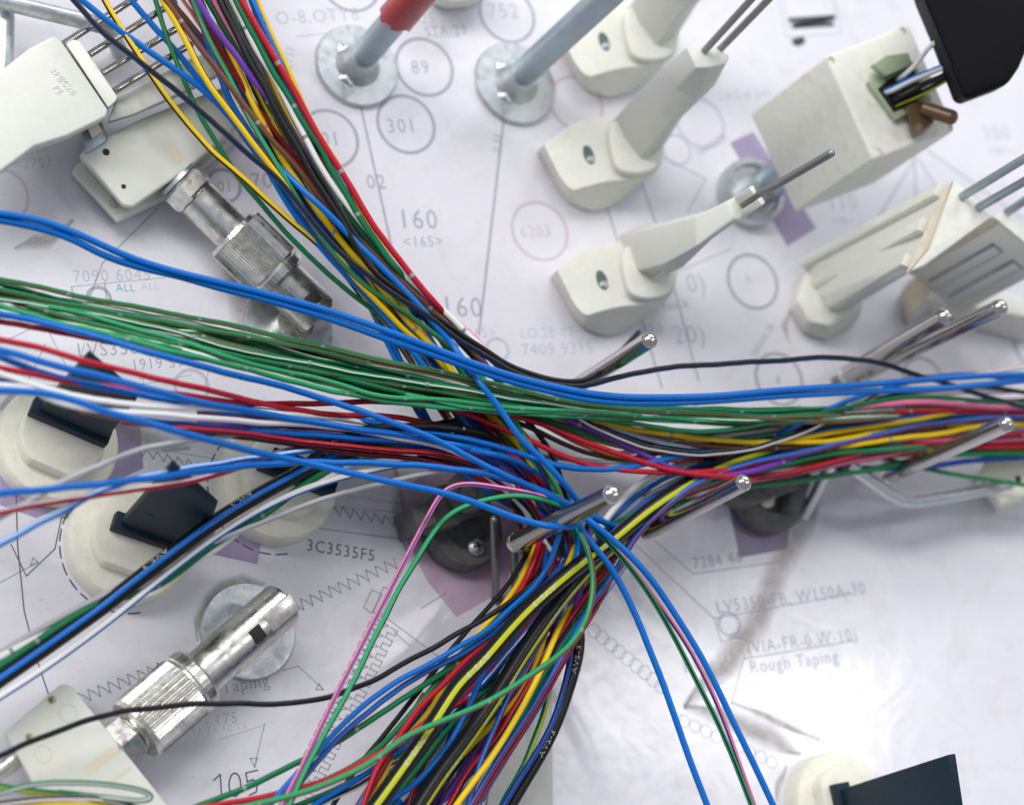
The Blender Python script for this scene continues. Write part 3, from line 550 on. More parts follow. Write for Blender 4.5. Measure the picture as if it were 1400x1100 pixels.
bent('bent_rod', [(1140,628,2.2),(1128,650,1.4),(1112,682,.6),(1098,706,.2)], .15, 'short slanted zinc rod below the right bundle', 'rod')
bent('bent_rod', [(1158,634,2.2),(1180,650,2.0),(1215,674,1.8),(1230,682,1.7),(1245,685,1.6),(1262,684,1.5),(1310,676,1.4),(1380,663,1.3)], .17, 'bent zinc rod running from the right bundle to a blurred white block', 'rod')
wb = loft('white_block', [([(1332,664),(1338,640),(1420,620),(1430,680),(1362,700)], 0), ([(1340,650),(1346,628),(1420,606),(1430,668),(1370,688)], 1.4)], M['cream'], None, .08, origin=P(1380, 660)); tag(wb, 'blurred cream block at the right edge under the bundle', 'block')
q = P(1392, 655, 1.4); lathe('drilled_hole', q-Vector((0, 0, .2)), q, [(0, .1), (.205, .1), (.205, 0)], M['hole'], wb, 18)
pc_ = loft('nylon_post', [([(575,-20),(660,-20),(655,4),(640,12),(608,14),(588,6)], 0), ([(585,-40),(668,-40),(662,-8),(646,0),(616,2),(596,-6)], 1.0)], M['white'], None, .08, origin=P(620, -5)); tag(pc_, 'white nylon foot peeking in at the top edge between the zinc posts', 'holder')

# --- dark screwed-down fixtures
def fixture(cx, cy, r, label, cam_):
    c = P(cx, cy); k = cm(cx, cy); t = thing('dark_fixture', label, 'fixture', c, 'dark round fixtures screwed onto purple prints')
    lathe('base', c, c+Vector((0, 0, 1)), [(0, r*k), (.4, r*k), (.55, r*.93*k), (.55, r*.55*k), (.42, r*.5*k), (.42, 0)], M['fixture'], t, 48)
    prism('cam', cam_, .4, 1.15, M['fixture'], t, .08)
    return t
t = fixture(626, 728, 56, 'dark grey round fixture with a crosshead screw left of the thin pins', [(575,690),(600,662),(640,656),(672,672),(668,700),(640,706),(628,716),(600,724),(580,718)])
lathe('hub', P(640, 672, 1.1), P(640, 672, 2.0), [(0, .52), (.6, .5), (.7, .42), (.7, .25), (.55, .22), (.55, 0)], M['fixture'], t, 32)
prism('block', [(562,690),(590,684),(600,716),(572,726)], .1, 1.3, M['fixture'], t, .06)
def cross_screw(x, y, h, r, parent):
    c = P(x, y, h); lathe('screw', c, c+Vector((0, 0, 1)), [(0, r), (.06, r), (.12, r*.75), (.15, r*.4), (.15, 0)], M['zinc'], parent, 24)
    for u in (Vector((1, .3, 0)).normalized(), Vector((-.3, 1, 0)).normalized()):
        v = Vector((-u.y, u.x, 0)); box3('screw_cross', c+Vector((0, 0, .135))-u*r*.5-v*r*.1, u*r, v*r*.2, Vector((0, 0, .02)), M['hole'], parent, 0)
cross_screw(650, 748, .56, .21, t)
t = fixture(1042, 678, 56, 'black round fixture with a slotted screw behind the right bundle', [(990,672),(1008,640),(1050,625),(1092,640),(1094,668),(1068,676),(1030,690)])
prism('arm', [(1086,628),(1112,634),(1108,664),(1092,700),(1080,690)], .2, 1.0, M['fixture'], t, .06)
q = P(1047, 684, .56); lathe('screw', q, q+Vector((0, 0, 1)), [(0, .20), (.1, .2), (.16, .14), (.16, .06), (.4, .06), (.42, 0)], M['beige'], t, 20)

# --- grey tape strip under the lower bundle
tp = loft('tape_strip', [([(700,880),(748,860),(755,930),(756,1130),(660,1130),(690,960)], .01), ([(700,880),(748,860),(755,930),(756,1130),(660,1130),(690,960)], .05)], M['tape'], None, 0, origin=P(725, 1000)); tag(tp, 'greyish strip of tape on the board beneath the lower wire bundle', 'tape')

# ================================================================ the wires
C = dict(bl=(0,.138,.54), db=(.004,.045,.26), nv=(.004,.035,.13), gr=(.008,.17,.062), lg=(.02,.31,.12), dg=(.005,.075,.030), rd=(.47,.009,.025), dr=(.22,.006,.018), ye=(.80,.53,.004), yg=(.44,.47,.008),
         pu=(.15,.04,.36), pk=(.82,.20,.36), br=(.16,.062,.036), dn=(.055,.026,.02), wh=(.78,.78,.77), gy=(.42,.43,.44), bk=(.010,.010,.012), og=(.48,.085,.018), lb=(.40,.58,.85), bn=(.020,.016,.016), tn=(.42,.17,.07))
WM = {}
def wire_mat(c, s=None, sw=.055, ticks=False):
    key = (c, s, sw, ticks)
    if key in WM: return WM[key]
    m = bpy.data.materials.new('wire_'+c+('_'+s if s else '')); m.use_nodes = True; n, l = nodes(m); b = n['Principled BSDF']
    uv = n.new('ShaderNodeUVMap'); sp = n.new('ShaderNodeSeparateXYZ'); l.new(uv.outputs[0], sp.inputs[0])
    def mth(op, a, v): 
        x = n.new('ShaderNodeMath'); x.operation = op; l.new(a, x.inputs[0])
        if isinstance(v, (int, float)): x.inputs[1].default_value = v
        else: l.new(v, x.inputs[1])
        return x.outputs[0]
    def mix(f, a, c_):
        x = n.new('ShaderNodeMix'); x.data_type = 'RGBA'; l.new(f, x.inputs[0]); 
        if isinstance(a, tuple): x.inputs[6].default_value = (*a, 1)
        else: l.new(a, x.inputs[6])
        x.inputs[7].default_value = (*c_, 1); return x.outputs[2]
    fr = mth('FRACT', sp.outputs[1], 0); dist = mth('ABSOLUTE', mth('SUBTRACT', fr, .5), 0)
    tc = n.new('ShaderNodeTexCoord'); nz = n.new('ShaderNodeTexNoise'); nz.inputs['Scale'].default_value = 1.1; nz.inputs['Detail'].default_value = 5; l.new(tc.outputs['Object'], nz.inputs['Vector'])
    base = C[c]; col = mix(mth('MULTIPLY', nz.outputs['Fac'], .35), base, tuple(x*.62 for x in base))
    if s: col = mix(mth('LESS_THAN', dist, sw), col, C[s])
    if ticks:
        u = mth('FRACT', mth('DIVIDE', sp.outputs[0], 2.9), 0); t_ = mth('MULTIPLY', mth('LESS_THAN', u, .03), mth('LESS_THAN', dist, .17)); col = mix(t_, col, (.25, .27, .27))
    l.new(col, b.inputs['Base Color']); b.inputs['Roughness'].default_value = .34; b.inputs['Specular IOR Level'].default_value = .27
    n2 = n.new('ShaderNodeTexNoise'); n2.inputs['Scale'].default_value = 48; n2.inputs['Detail'].default_value = 3; l.new(tc.outputs['Object'], n2.inputs['Vector'])
    mr = n.new('ShaderNodeMapRange'); mr.inputs[1].default_value = .3; mr.inputs[2].default_value = .7; mr.inputs[3].default_value = .17; mr.inputs[4].default_value = .40; l.new(n2.outputs['Fac'], mr.inputs[0]); l.new(mr.outputs[0], b.inputs['Roughness'])
    bp = n.new('ShaderNodeBump'); bp.inputs['Strength'].default_value = .22; bp.inputs['Distance'].default_value = .012; l.new(n2.outputs['Fac'], bp.inputs['Height']); l.new(bp.outputs[0], b.inputs['Normal'])
    WM[key] = m; return m

def resample(pts, h, smooth, sink=False):
    """pixel polyline (with optional heights) -> smooth dense pixel path"""
    n_ = len(pts); xy = np.array([p[:2] for p in pts], float)
    hi = [i for i, p in enumerate(pts) if len(p) > 2]; hh = np.full(n_, float(h)) if not hi else np.interp(range(n_), hi, [pts[i][2] for i in hi])
    def ext(i, j):                                 # run on past the frame edge
        a, b = xy[i], xy[j]
        if a[0] <= 3 or a[0] >= 1396 or a[1] <= 4 or a[1] >= 1094:
            d = a-b; return a+d/np.linalg.norm(d)*90
    e0, e1 = ext(0, 1), ext(-1, -2)
    def bury(i, j):                                # an end inside the strand runs on and sinks among the others
        d = xy[i]-xy[j]; d /= np.linalg.norm(d); return [xy[i]+d*30, xy[i]+d*70], [max(.9, hh[i]-.5), max(.7, hh[i]-1.3)]
    q0 = bury(0, 1); q1 = bury(-1, -2)
    if e0 is not None: xy = np.vstack([e0, xy]); hh = np.r_[hh[0], hh]
    elif sink: xy = np.vstack([q0[0][::-1], xy]); hh = np.r_[q0[1][::-1], hh]
    if e1 is not None: xy = np.vstack([xy, e1]); hh = np.r_[hh, hh[-1]]
    elif sink: xy = np.vstack([xy, q1[0]]); hh = np.r_[hh, q1[1]]
    q = np.column_stack([xy, hh*20]); q = np.vstack([2*q[0]-q[1], q, 2*q[-1]-q[-2]]); out = []
    for i in range(1, len(q)-2):
        p0, p1, p2, p3 = q[i-1:i+3]; L = np.linalg.norm(p2[:2]-p1[:2]); m = max(2, int(L/4))
        k0, k1, k2 = [max(1e-3, np.linalg.norm(b[:2]-a[:2]))**.5 for a, b in ((p0, p1), (p1, p2), (p2, p3))]
        t0, t1, t2, t3 = 0, k0, k0+k1, k0+k1+k2; t = np.linspace(t1, t2, m, endpoint=False)[:, None]
        A1 = (t1-t)/(t1-t0)*p0+(t-t0)/(t1-t0)*p1; A2 = (t2-t)/(t2-t1)*p1+(t-t1)/(t2-t1)*p2; A3 = (t3-t)/(t3-t2)*p2+(t-t2)/(t3-t2)*p3
        B1 = (t2-t)/(t2-t0)*A1+(t-t0)/(t2-t0)*A2; B2 = (t3-t)/(t3-t1)*A2+(t-t1)/(t3-t1)*A3; out.append((t2-t)/(t2-t1)*B1+(t-t1)/(t2-t1)*B2)
    out.append(q[-2:-1]); o = np.vstack(out); o[:, 2] /= 20
    if smooth > 0:
        w = int(smooth*2); kx = np.arange(-w, w+1); kr = np.exp(-(kx/smooth)**2/2); kr /= kr.sum()
        pad = lambda v: np.r_[2*v[0]-v[1:w+1][::-1], v, 2*v[-1]-v[-w-1:-1][::-1]]
        if len(o) > w+2: o = np.column_stack([np.convolve(pad(o[:, i]), kr, 'valid') for i in range(3)])
    return o
RM = np.array(R); CAMN = np.array(CAM); TC = np.array(TOCAM)
def unproject(o):
    d = np.column_stack([(o[:, 0]-W/2)/F, -(o[:, 1]-H/2)/F, -np.ones(len(o))]) @ RM.T
    return CAMN+d*((o[:, 2]-CAMN[2])/d[:, 2])[:, None]
GT, GG, GL, GRt, GB = 'wires of the upper left strand', 'wires of the long green strand', 'wires of the middle left strand', 'wires of the right strand', 'wires of the lower strand'
USED = {}
def wire(c, s, rpx, h, pts, label, group=None, so=0.0, sw=.055, ticks=False, smooth=5, twist=0.0, txt=None, sides=12, cat='wire', sink=True, dip=None):
    """so: stripe offset in turns (0 faces the photographer's side, + to the right of travel)"""
    o = resample(pts, h, smooth, sink)
    qx = np.arange(len(o))*4.; fa, fb, pa, pb = rng.uniform(.012, .03), rng.uniform(.04, .07), rng.uniform(0, 6), rng.uniform(0, 6)
    if group: o[:, 1] += .5*np.sin(qx*fa*3+pa)+.15*np.sin(qx*fb*3+pb); o[:, 0] += .4*np.sin(qx*fa*2.6+pb)
    sg = lambda v: 1/(1+np.exp(-v))
    o[:, 2] += 2.7*sg((330-o[:, 0])/45)*sg((o[:, 1]-(440+o[:, 0]*.12))/14)*sg((800-o[:, 1])/30)*sg((850-o[:, 1]-.55*o[:, 0])/40)   # the strand is held up over the tall knobs at left
    if dip is None: dip = group is not None
    if dip: o[:, 2] -= .75*np.exp(-((o[:, 0]-752)/62)**2-((o[:, 1]-716)/48)**2)
    q = unproject(o)
    depth = (q-CAMN) @ (-(RM @ np.array([0, 0, 1.]))); r = (.86 if group == GG else .93 if group == GB else 1)*rpx*57.0/F*(.71 if rpx < 10 else .78)
    T = np.gradient(q, axis=0); T /= np.linalg.norm(T, axis=1)[:, None]
    N = TC-T*(T @ TC)[:, None]; N /= np.linalg.norm(N, axis=1)[:, None]; B = np.cross(T, N)
    s_ = np.r_[0, np.cumsum(np.linalg.norm(np.diff(q, axis=0), axis=1))]; n_ = len(q)
    a = 2*np.pi*np.arange(sides)/sides
    V = (q[:, None, :]+r*(np.cos(a)[None, :, None]*N[:, None, :]+np.sin(a)[None, :, None]*B[:, None, :]))
    org = q[n_//2]; V = (V-org).reshape(-1, 3)
    i = np.arange(n_-1)[:, None]; j = np.arange(sides)[None, :]; jn = (j+1) % sides
    Fq = np.stack([i*sides+j, i*sides+jn, (i+1)*sides+jn, (i+1)*sides+j], -1).reshape(-1, 4)
    me = bpy.data.meshes.new('wire'); nf = len(Fq)
    me.vertices.add(len(V)); me.vertices.foreach_set('co', V.astype(np.float32).ravel())
    caps = [np.arange(sides)[::-1], (n_-1)*sides+np.arange(sides)]
    li = np.r_[Fq.ravel(), *caps]; me.loops.add(len(li)); me.loops.foreach_set('vertex_index', li.astype(np.int32))
    me.polygons.add(nf+2); st = np.r_[np.arange(nf)*4, nf*4, nf*4+sides]; me.polygons.foreach_set('loop_start', st.astype(np.int32))
    me.polygons.foreach_set('use_smooth', [True]*(nf+2))
    uo = rng.uniform(0, 5); u = np.broadcast_to(np.stack([s_[:-1], s_[:-1], s_[1:], s_[1:]], -1)[:, None, :], (n_-1, sides, 4))
    v = np.broadcast_to(np.stack([j[0]/sides, (j[0]+1)/sides, (j[0]+1)/sides, j[0]/sides], -1)[None], (n_-1, sides, 4))
    v = v+.5-so-twist*u
    UV = np.stack([u+uo, v], -1).reshape(-1, 2); UV = np.vstack([UV, np.full((2*sides, 2), .2)])
    ul = me.uv_layers.new(name='UVMap'); ul.data.foreach_set('uv', UV.astype(np.float32).ravel()); me.update(); me.validate()
    me.materials.append(wire_mat(c, s, sw, ticks))
    ob = bpy.data.objects.new(cat.replace(' ', '_'), me); COL.objects.link(ob); ob.location = org; ABS[ob.name] = Vector(org)
    tag(ob, label, cat, group)
    for (x, y, st_, size, ao, flip) in (txt or []):
        k = int(np.argmin((o[:, 0]-x)**2+(o[:, 1]-y)**2)); vs, fs = textdata(st_); wd_ = max(p.x for p in vs); sc = r*size; P2 = []
        for p in vs:
            tx, ty = (p.x-wd_/2)*sc*1.6, (p.y-.35)*sc
            if flip: tx, ty = -tx, -ty
            ss = np.interp(s_[k]+tx, s_, np.arange(n_)); i0 = min(int(ss), n_-2); f = ss-i0
            c0, nn, bb = [(z_[i0]*(1-f)+z_[i0+1]*f) for z_ in (q, N, B)]; an = 2*np.pi*ao-ty/r
            P2.append(c0+(r+.006)*(math.cos(an)*nn+math.sin(an)*bb)-org)
        m2 = bpy.data.meshes.new('lettering'); m2.from_pydata([tuple(p) for p in P2], [], fs); m2.materials.append(LETT)
        lo = bpy.data.objects.new('lettering', m2); COL.objects.link(lo); lo.parent = ob
    return ob
LETT = mat('white_wire_print', (.55, .55, .52), .5)
w = wire
# ---- upper left strand (drawn from the top edge down to the crossing)
w('bk','nv',5.5,3.4,[(98,-2,3.0),(134,38),(164,65),(180,76),(267,146),(335,207),(387,252),(442,322),(477,355),(505,379),(547,407),(592,437,3.3),(627,465),(645,475),(685,500),(722,517),(760,527,3.4),(800,528,3.6),(827,521),(880,507),(942,500),(1030,495),(1090,491),(1137,488,4.0),(1195,494),(1250,511),(1312,530),(1362,546,3.4),(1400,557)],'black wire from the top left bending round a steel pin, then arching over the right',GT,so=.17,sw=.13)
w('bk',None,5.5,3.2,[(302,4),(320,42),(340,82),(360,117),(380,155),(400,192),(422,230),(445,270),(468,302),(505,366),(547,400),(600,436),(650,470),(690,496),(728,513),(770,522),(815,518),(826,506,3.2)],'black wire ending in a small loop on the steel pin',GT)
w('bl',None,6,3.0,[(111,0),(145,27),(180,54),(250,102),(290,134),(330,178),(355,214),(380,256),(410,303),(435,335),(470,372),(505,408),(542,452),(570,487),(594,520),(625,562,2.6),(660,605),(690,640),(715,672),(735,695,2.2)],'blue wire leaving the top edge left of the others, over the connector pins',GT)
w('bl',None,6,2.85,[(178,0),(230,58),(262,97),(295,137),(320,168),(346,203),(390,262),(425,318),(462,358),(500,396),(540,438),(572,478),(600,515),(640,565),(680,612),(715,655),(744,690,2.1)],'blue wire meeting the first blue wire above the milky block',GT)
w('ye','bk',5.6,2.6,[(143,0),(168,43),(196,87),(218,119),(242,152),(292,210),(327,238),(355,265),(390,296),(420,321),(442,340,2.6),(470,372,2.4),(510,425,2.1),(560,490,1.9),(600,550)],'yellow wire with a black stripe, lowest at upper left, bowing under the black one',GT,so=.13,sw=.09)
w('gr',None,5,2.4,[(212,0),(230,55),(252,112),(280,170),(300,203),(327,243),(362,285),(405,333),(455,380),(497,415),(530,437),(556,470),(590,520,2.2),(625,570),(660,620),(700,660)],'plain green wire bowing lowest across the knurled plug',GT)
w('ye','bk',6,3.05,[(222,0),(255,57),(280,107),(305,142),(340,187),(370,227),(392,257),(440,320,2.9),(497,393),(535,432),(565,462),(580,472),(610,503),(645,540,2.5),(677,570),(702,600),(727,626),(745,650),(760,675),(772,735,2.0),(782,770),(780,800)],'thick yellow wire with a thin black edge crossing under the black wire',GT,so=-.19,sw=.05)
w('br',None,5.5,2.95,[(222,-3),(240,18),(260,47),(287,82),(320,127),(345,158),(375,195),(405,227),(430,261),(467,304),(505,342),(550,386),(592,424),(620,451),(650,485),(680,520)],'brown wire down the middle of the upper strand with grey print marks',GT,ticks=True)
w('br','dn',5,2.3,[(230,-3),(252,22),(280,58),(310,96),(340,136),(362,165),(395,205),(428,245),(455,290),(500,345),(540,390),(575,425)],'second brown wire tucked right behind the first brown one',GT,so=.15)
w('bl',None,6,3.15,[(262,-3,2.5),(272,18,2.5),(287,66),(303,110),(326,160),(352,197,2.5),(392,240,2.9),(424,268,3.15),(455,299),(492,336),(530,374),(567,411),(592,440),(607,457),(632,490,3.3),(650,514,3.9),(670,542),(690,567),(712,600),(727,616),(755,640),(776,666,3.8),(792,687,3.5),(800,700)],'single blue wire running diagonally over the green strand to the looped pin',GT)
w('bl','dr',5.5,2.6,[(232,-2),(262,40),(285,68),(310,105),(335,140),(375,192),(405,230),(437,268),(465,310),(500,362),(540,420),(575,478),(610,535,2.2),(640,585),(670,622),(695,660),(725,702)],'blue wire with a dark red edge entering beside the brown wires',GT,so=.16)
w('dr',None,4.5,2.7,[(258,-3),(285,40),(305,73),(330,115),(355,152),(380,185),(405,217),(422,238),(445,270),(480,320)],'dark red wire entering the upper strand next to the light green wire',GT)
w('og',None,4.2,2.6,[(285,50),(305,78),(325,110),(360,159),(392,202),(420,236),(450,275),(490,330)],'rust orange wire inside the upper strand beside the dark red one',GT)
w('lg','dr',5,3.1,[(262,-2),(280,42),(297,77),(320,120),(340,160),(360,195),(385,238),(405,268),(425,304),(445,335),(475,369),(515,402),(555,428),(580,447),(605,465,2.9),(640,495),(675,535),(702,572),(725,610),(752,647),(767,677),(774,700)],'light green wire with a dark red edge winding across the upper strand',GT,so=.15,sw=.07)
w('pu',None,6,3.2,[(270,0,3.2),(305,55),(335,92),(360,127),(385,157),(405,185),(420,215),(436,242,2.9),(462,285,2.5),(500,333),(540,376),(580,408),(625,452),(655,488)],'purple wire of the upper strand, lying on top near the black pair',GT)
w('ye',None,6,2.7,[(297,22),(312,65),(330,105),(345,140),(360,170),(382,212),(410,253),(430,284),(455,315),(480,347),(505,373),(520,391),(550,432),(567,449),(595,476),(615,502),(640,540)],'plain yellow wire with a grey mark in the middle of the upper strand',GT,ticks=True)
w('dg',None,5.5,2.9,[(283,-2),(305,37),(322,68),(340,94),(362,130),(385,170),(410,212),(440,252),(470,288),(500,326),(525,355),(555,388),(590,424),(620,458)],'dark green wire with grey print marks between the black and purple wires',GT,ticks=True)
w('pk',None,5,2.85,[(292,0),(300,20),(330,70),(355,112),(370,140),(400,190),(430,230)],'dull pink wire beside the black pair in the upper strand',GT)
w('bk',None,6,3.15,[(309,3),(325,42),(343,76),(368,122),(387,158),(408,194),(428,228),(450,262),(475,305),(498,340),(530,378)],'black wire of the upper strand running against the white wire',GT)
w('wh',None,6.3,3.5,[(315,-2),(330,27),(350,67),(370,100),(390,133),(407,170),(427,207),(447,243),(480,287),(512,326),(542,366),(575,395),(605,423),(633,451),(665,480),(690,498),(722,513,3.0),(745,522)],'white wire along the right side of the upper strand',GT,ticks=True)
w('gr',None,6,3.1,[(322,0),(345,45),(370,92),(397,137),(420,175),(445,212),(460,243),(482,282),(500,308),(520,340),(550,376)],'green wire between the white and the red wire of the upper strand',GT,ticks=True)
w('rd',None,6,3.3,[(330,0),(350,37),(375,77),(400,120),(420,160),(445,200),(480,257),(505,300),(532,337),(550,361),(571,387),(592,412,3.2),(625,445,2.7),(660,480,2.3)],'bright red wire along the right edge of the upper strand',GT,ticks=True)
w('pk',None,6,3.1,[(415,190,2.3),(435,218,2.5),(452,244,2.8),(470,272),(492,299),(520,332),(550,367),(580,398),(602,420),(640,455),(680,492)],'pink wire emerging between the white and red wires below the middle',GT)
w('bl',None,6,3.0,[(345,0),(365,47),(385,92),(400,130),(420,170),(440,205)],'blue wire near the right edge at the top, diving behind the red wire',GT)
w('ye','gr',5,2.9,[(352,0),(367,40),(390,87),(410,132),(432,177),(457,217),(472,242),(490,285),(510,318),(540,360)],'outermost yellow and green wire on the right edge of the upper strand',GT,so=.17,sw=.09,ticks=True)
w('dn',None,5,2.8,[(328,-2),(345,30),(380,100),(420,185),(445,230),(462,262),(490,310),(530,360),(570,405),(610,440)],'dark brown wire peeping out under the white wire',GT)
w('bl',None,5.5,2.2,[(503,412),(515,440),(535,478),(545,497),(555,528),(570,562,1.9),(590,592),(620,634),(650,660),(690,688),(722,703)],'blue wire dropping steeply through the gap left of the upper strand',GT)
w('bl',None,5.5,2.1,[(512,415),(526,448),(545,486),(560,520),(577,560,1.9),(600,598),(635,645),(665,672),(700,692),(735,708)],'second blue wire dropping steeply next to the first in the gap',GT)
w('dr','gr',4.5,2.3,[(525,440),(548,470),(562,492),(580,522),(600,560),(640,610),(690,660)],'dark red and green wire in the gap below the blue pair',GT,so=.1)
w('bk',None,5.5,2.7,[(690,548),(722,575),(741,598),(757,626),(769,655),(776,690,2.4),(772,727),(758,760),(738,788,2.8),(712,812),(682,834),(642,856),(600,881,3.0),(567,898),(510,930),(480,943),(450,952),(412,960),(350,962,2.8),(275,961),(212,967),(150,975),(100,991),(50,1010),(0,1032)],'long loose black brown wire sweeping left over the knurled sleeve',GB)
w('gr',None,6,2.4,[(668,562),(695,605),(730,640),(745,662),(768,705),(775,745,1.9),(770,790)],'green wire diving under the looped pin beside the yellow one',GT)
w('dr',None,5.5,2.45,[(640,560),(677,595),(700,622),(725,652),(742,680),(750,720),(735,775)],'dark red wire diving under the looped pin',GT)

# ---- the long green strand
def gw(c, s, r, h, pts, lab, so=.12, ticks=True, **k): return w(c, s, r, h, pts, lab, GG, so=so, ticks=ticks, **k)
gw('gr','tn',5.5,3.6,[(0,382),(70,396),(125,409),(212,424),(275,437),(330,447),(400,465),(445,474),(500,487),(560,501),(600,507),(640,516),(700,531),(760,545),(830,556),(900,562),(980,566),(1060,569),(1130,566)],'topmost green wire of the long strand, with a tan stripe',.10)
gw('gr','tn',5.5,3.5,[(0,396),(62,410),(125,422),(200,436),(262,447),(350,463),(425,477),(500,493),(550,502),(600,512),(660,528),(730,545),(800,555),(880,562),(960,568),(1050,572),(1110,572)],'green wire with a tan stripe just beneath the topmost green one',.12)
gw('gr','wh',6,3.55,[(0,409),(100,424),(175,438),(250,456),(325,479),(400,492),(475,507),(550,520),(600,527),(650,536),(720,548),(790,558),(870,566),(950,572),(1040,574)],'green wire with a painted pale shine in the middle of the long strand',0,sw=.035)  # the shine along this wire is painted as a thin white stripe
gw('gr','rd',5.5,3.45,[(25,414),(87,432),(155,450),(225,467),(292,479),(350,492),(407,503),(475,515),(532,524),(600,535),(660,547),(720,556),(800,564),(880,571),(960,576)],'green wire with a thin red stripe near the middle of the long strand',.13,sw=.04)
gw('lg',None,5.5,3.5,[(0,417),(75,440),(150,457),(225,478),(295,494),(350,508),(425,528),(500,543),(550,551),(600,556),(660,561),(740,567),(830,571),(905,574),(955,577)],'lighter green wire along the lower edge of the long strand at left',0)
gw('lg','dr',5.5,3.6,[(60,418),(105,427),(175,447),(250,467),(312,489),(375,505),(450,521),(512,540),(540,544),(600,546),(650,551),(720,559),(800,563),(880,568)],'lighter green wire with a dark red edge crossing down through the long strand',.15)
gw('gr','bk',5.5,3.3,[(0,388),(75,408),(150,428),(230,445),(290,452),(350,462),(430,482),(520,505),(600,523),(680,538),(760,549),(850,556),(940,560),(1060,562),(1140,558)],'green wire with a black stripe under the tan striped ones',.12)
gw('gr','wh',5.5,3.25,[(230,451),(290,458),(350,468),(430,490),(500,504),(560,515),(640,530),(720,543),(800,552),(880,556),(960,557),(1060,558),(1130,556)],'green wire with a white edge showing through the gaps of the strand',-.14,sw=.04)
gw('lg','bk',5.5,3.55,[(560,540),(600,549),(640,557),(700,562),(760,564),(830,568),(905,571),(990,577)],'light green wire with a black edge low in the strand near the crossing',.16)
gw('gr',None,5.5,3.4,[(450,512),(520,530),(600,547),(700,560),(780,568),(850,577),(905,585),(955,590),(1005,587),(1055,577),(1105,567),(1137,561),(1200,549),(1245,541),(1300,544),(1350,549),(1400,553)],'green wire leaving the strand bottom and rising over the right strand',0,ticks=False)
gw('dg',None,5.5,3.1,[(0,404),(90,424),(180,443),(270,462),(350,478),(450,500),(550,524),(650,545),(750,556),(850,562),(950,566),(1050,568)],'dark green wire under the long strand',0,ticks=False)
gw('gr','og',5,3.35,[(640,523),(700,538),(760,550),(830,558),(900,566),(960,570),(1030,572),(1090,571),(1150,566)],'green wire with a copper stripe on the strand right of the crossing',.05,sw=.05)

# ---- blue pair across the picture
w('bl',None,6.3,4.15,[(0,292),(50,300),(100,317),(150,340),(180,353),(237,371),(300,386),(350,398),(380,406),(450,425),(522,450),(585,473),(645,496),(697,513),(747,526),(790,535),(840,542),(905,543),(980,541),(1055,534),(1130,529),(1175,526),(1250,520),(1300,516),(1350,513),(1400,512)],'upper wire of the blue pair crossing the whole picture')
w('bl',None,6.3,4.05,[(0,301),(50,311),(100,327),(140,349),(200,368),(240,376),(290,391),(350,406),(400,420),(470,442),(530,464),(590,484),(645,504),(700,522),(745,533),(790,544),(840,550),(905,551),(980,548),(1055,542),(1130,538),(1200,534),(1270,532),(1330,527),(1400,520)],'lower wire of the blue pair crossing the whole picture')

# ---- middle left strand
w('bl',None,6,3.7,[(0,430),(50,438),(100,451),(150,465),(200,480),(250,494),(325,513),(400,532),(450,547),(500,565),(540,578),(590,598),(640,624),(690,649),(740,672),(772,689,3.5),(800,702,3.2)],'blue wire leaving the bottom of the green strand down to the looped pin',GL)
w('dr',None,5,2.9,[(0,440),(62,450),(125,462),(200,478),(290,492),(380,515)],'dark red wire tucked under the blue wire below the green strand',GL)
w('rd',None,5.2,3.1,[(0,464,3.1),(50,474),(100,489),(150,502),(200,514),(250,525),(300,537),(350,549),(400,560),(462,567,3.1),(520,568,2.8),(580,576,2.7),(640,592,2.5),(700,620),(740,660)],'single red wire sagging over the navy blade at left',GL)
w('rd',None,5.2,3.0,[(0,503),(62,515),(125,526),(170,531),(225,536),(287,546),(350,552),(400,552),(475,550),(537,549),(590,555),(630,563,2.9),(680,582),(725,603),(765,621),(802,635),(852,643),(900,645),(950,646),(1010,640)],'red wire that climbs under the green strand and returns to the right strand',GL)
w('rd',None,5.4,3.0,[(640,560),(690,566),(730,575),(765,590),(800,603),(830,615),(880,632),(930,645),(965,650),(1010,652)],'red wire sagging below the green strand right of the crossing',GRt)
w('bl',None,6,3.3,[(0,479),(50,492),(100,506),(150,517),(200,530),(250,545),(330,560),(400,572),(480,585),(560,596),(640,612)],'upper wire of the blue pair over the left navy blade',GL)
w('bl',None,6,3.4,[(0,488),(62,511),(125,526),(200,541),(275,552),(350,561),(450,570),(525,580),(600,593),(665,607),(715,620),(752,634),(780,640),(827,642),(865,638),(890,631),(917,625),(950,621,2.9),(1000,612,2.3),(1050,603,2.1)],'blue wire sagging past the crossing into the right strand',GL)
w('wh',None,5.6,3.1,[(0,511),(50,527),(100,541),(150,550),(225,556),(300,558),(380,565,3.1),(460,572,3.0),(540,585,2.7),(600,600,2.3),(660,630,2.1)],'upper white wire over the left navy blade',GL)
w('wh',None,5.6,3.2,[(0,527),(37,530),(75,548),(125,560),(200,565),(275,571),(350,577),(450,582),(512,592),(562,601),(610,612),(660,634),(700,665)],'lower white wire running across the left navy blade',GL)
w('db',None,6,3.0,[(0,522),(40,532),(110,554),(200,576),(275,584),(375,590),(450,597),(525,603),(600,612),(660,630)],'dark blue wire between the white and the red and black wires',GL)
w('bl',None,6,3.25,[(270,582,2.5),(330,588,3.0),(400,592),(450,596),(525,601),(600,607),(640,614),(690,624,3.2),(725,640,2.6),(760,672,2.0)],'blue wire on top of the strand just left of the crossing',GL)
w('rd','bk',5.2,3.1,[(237,584),(325,592),(425,605),(500,613),(540,616),(602,621),(640,631),(680,646),(715,672),(735,705)],'red wire with a black stripe along the strand bottom',GL,so=.05)
w('dr','bk',5,2.9,[(180,574),(260,588),(340,598),(430,612),(510,622),(590,630),(650,648),(700,690)],'dark red and black wire just under the red and black one',GL,so=.1)
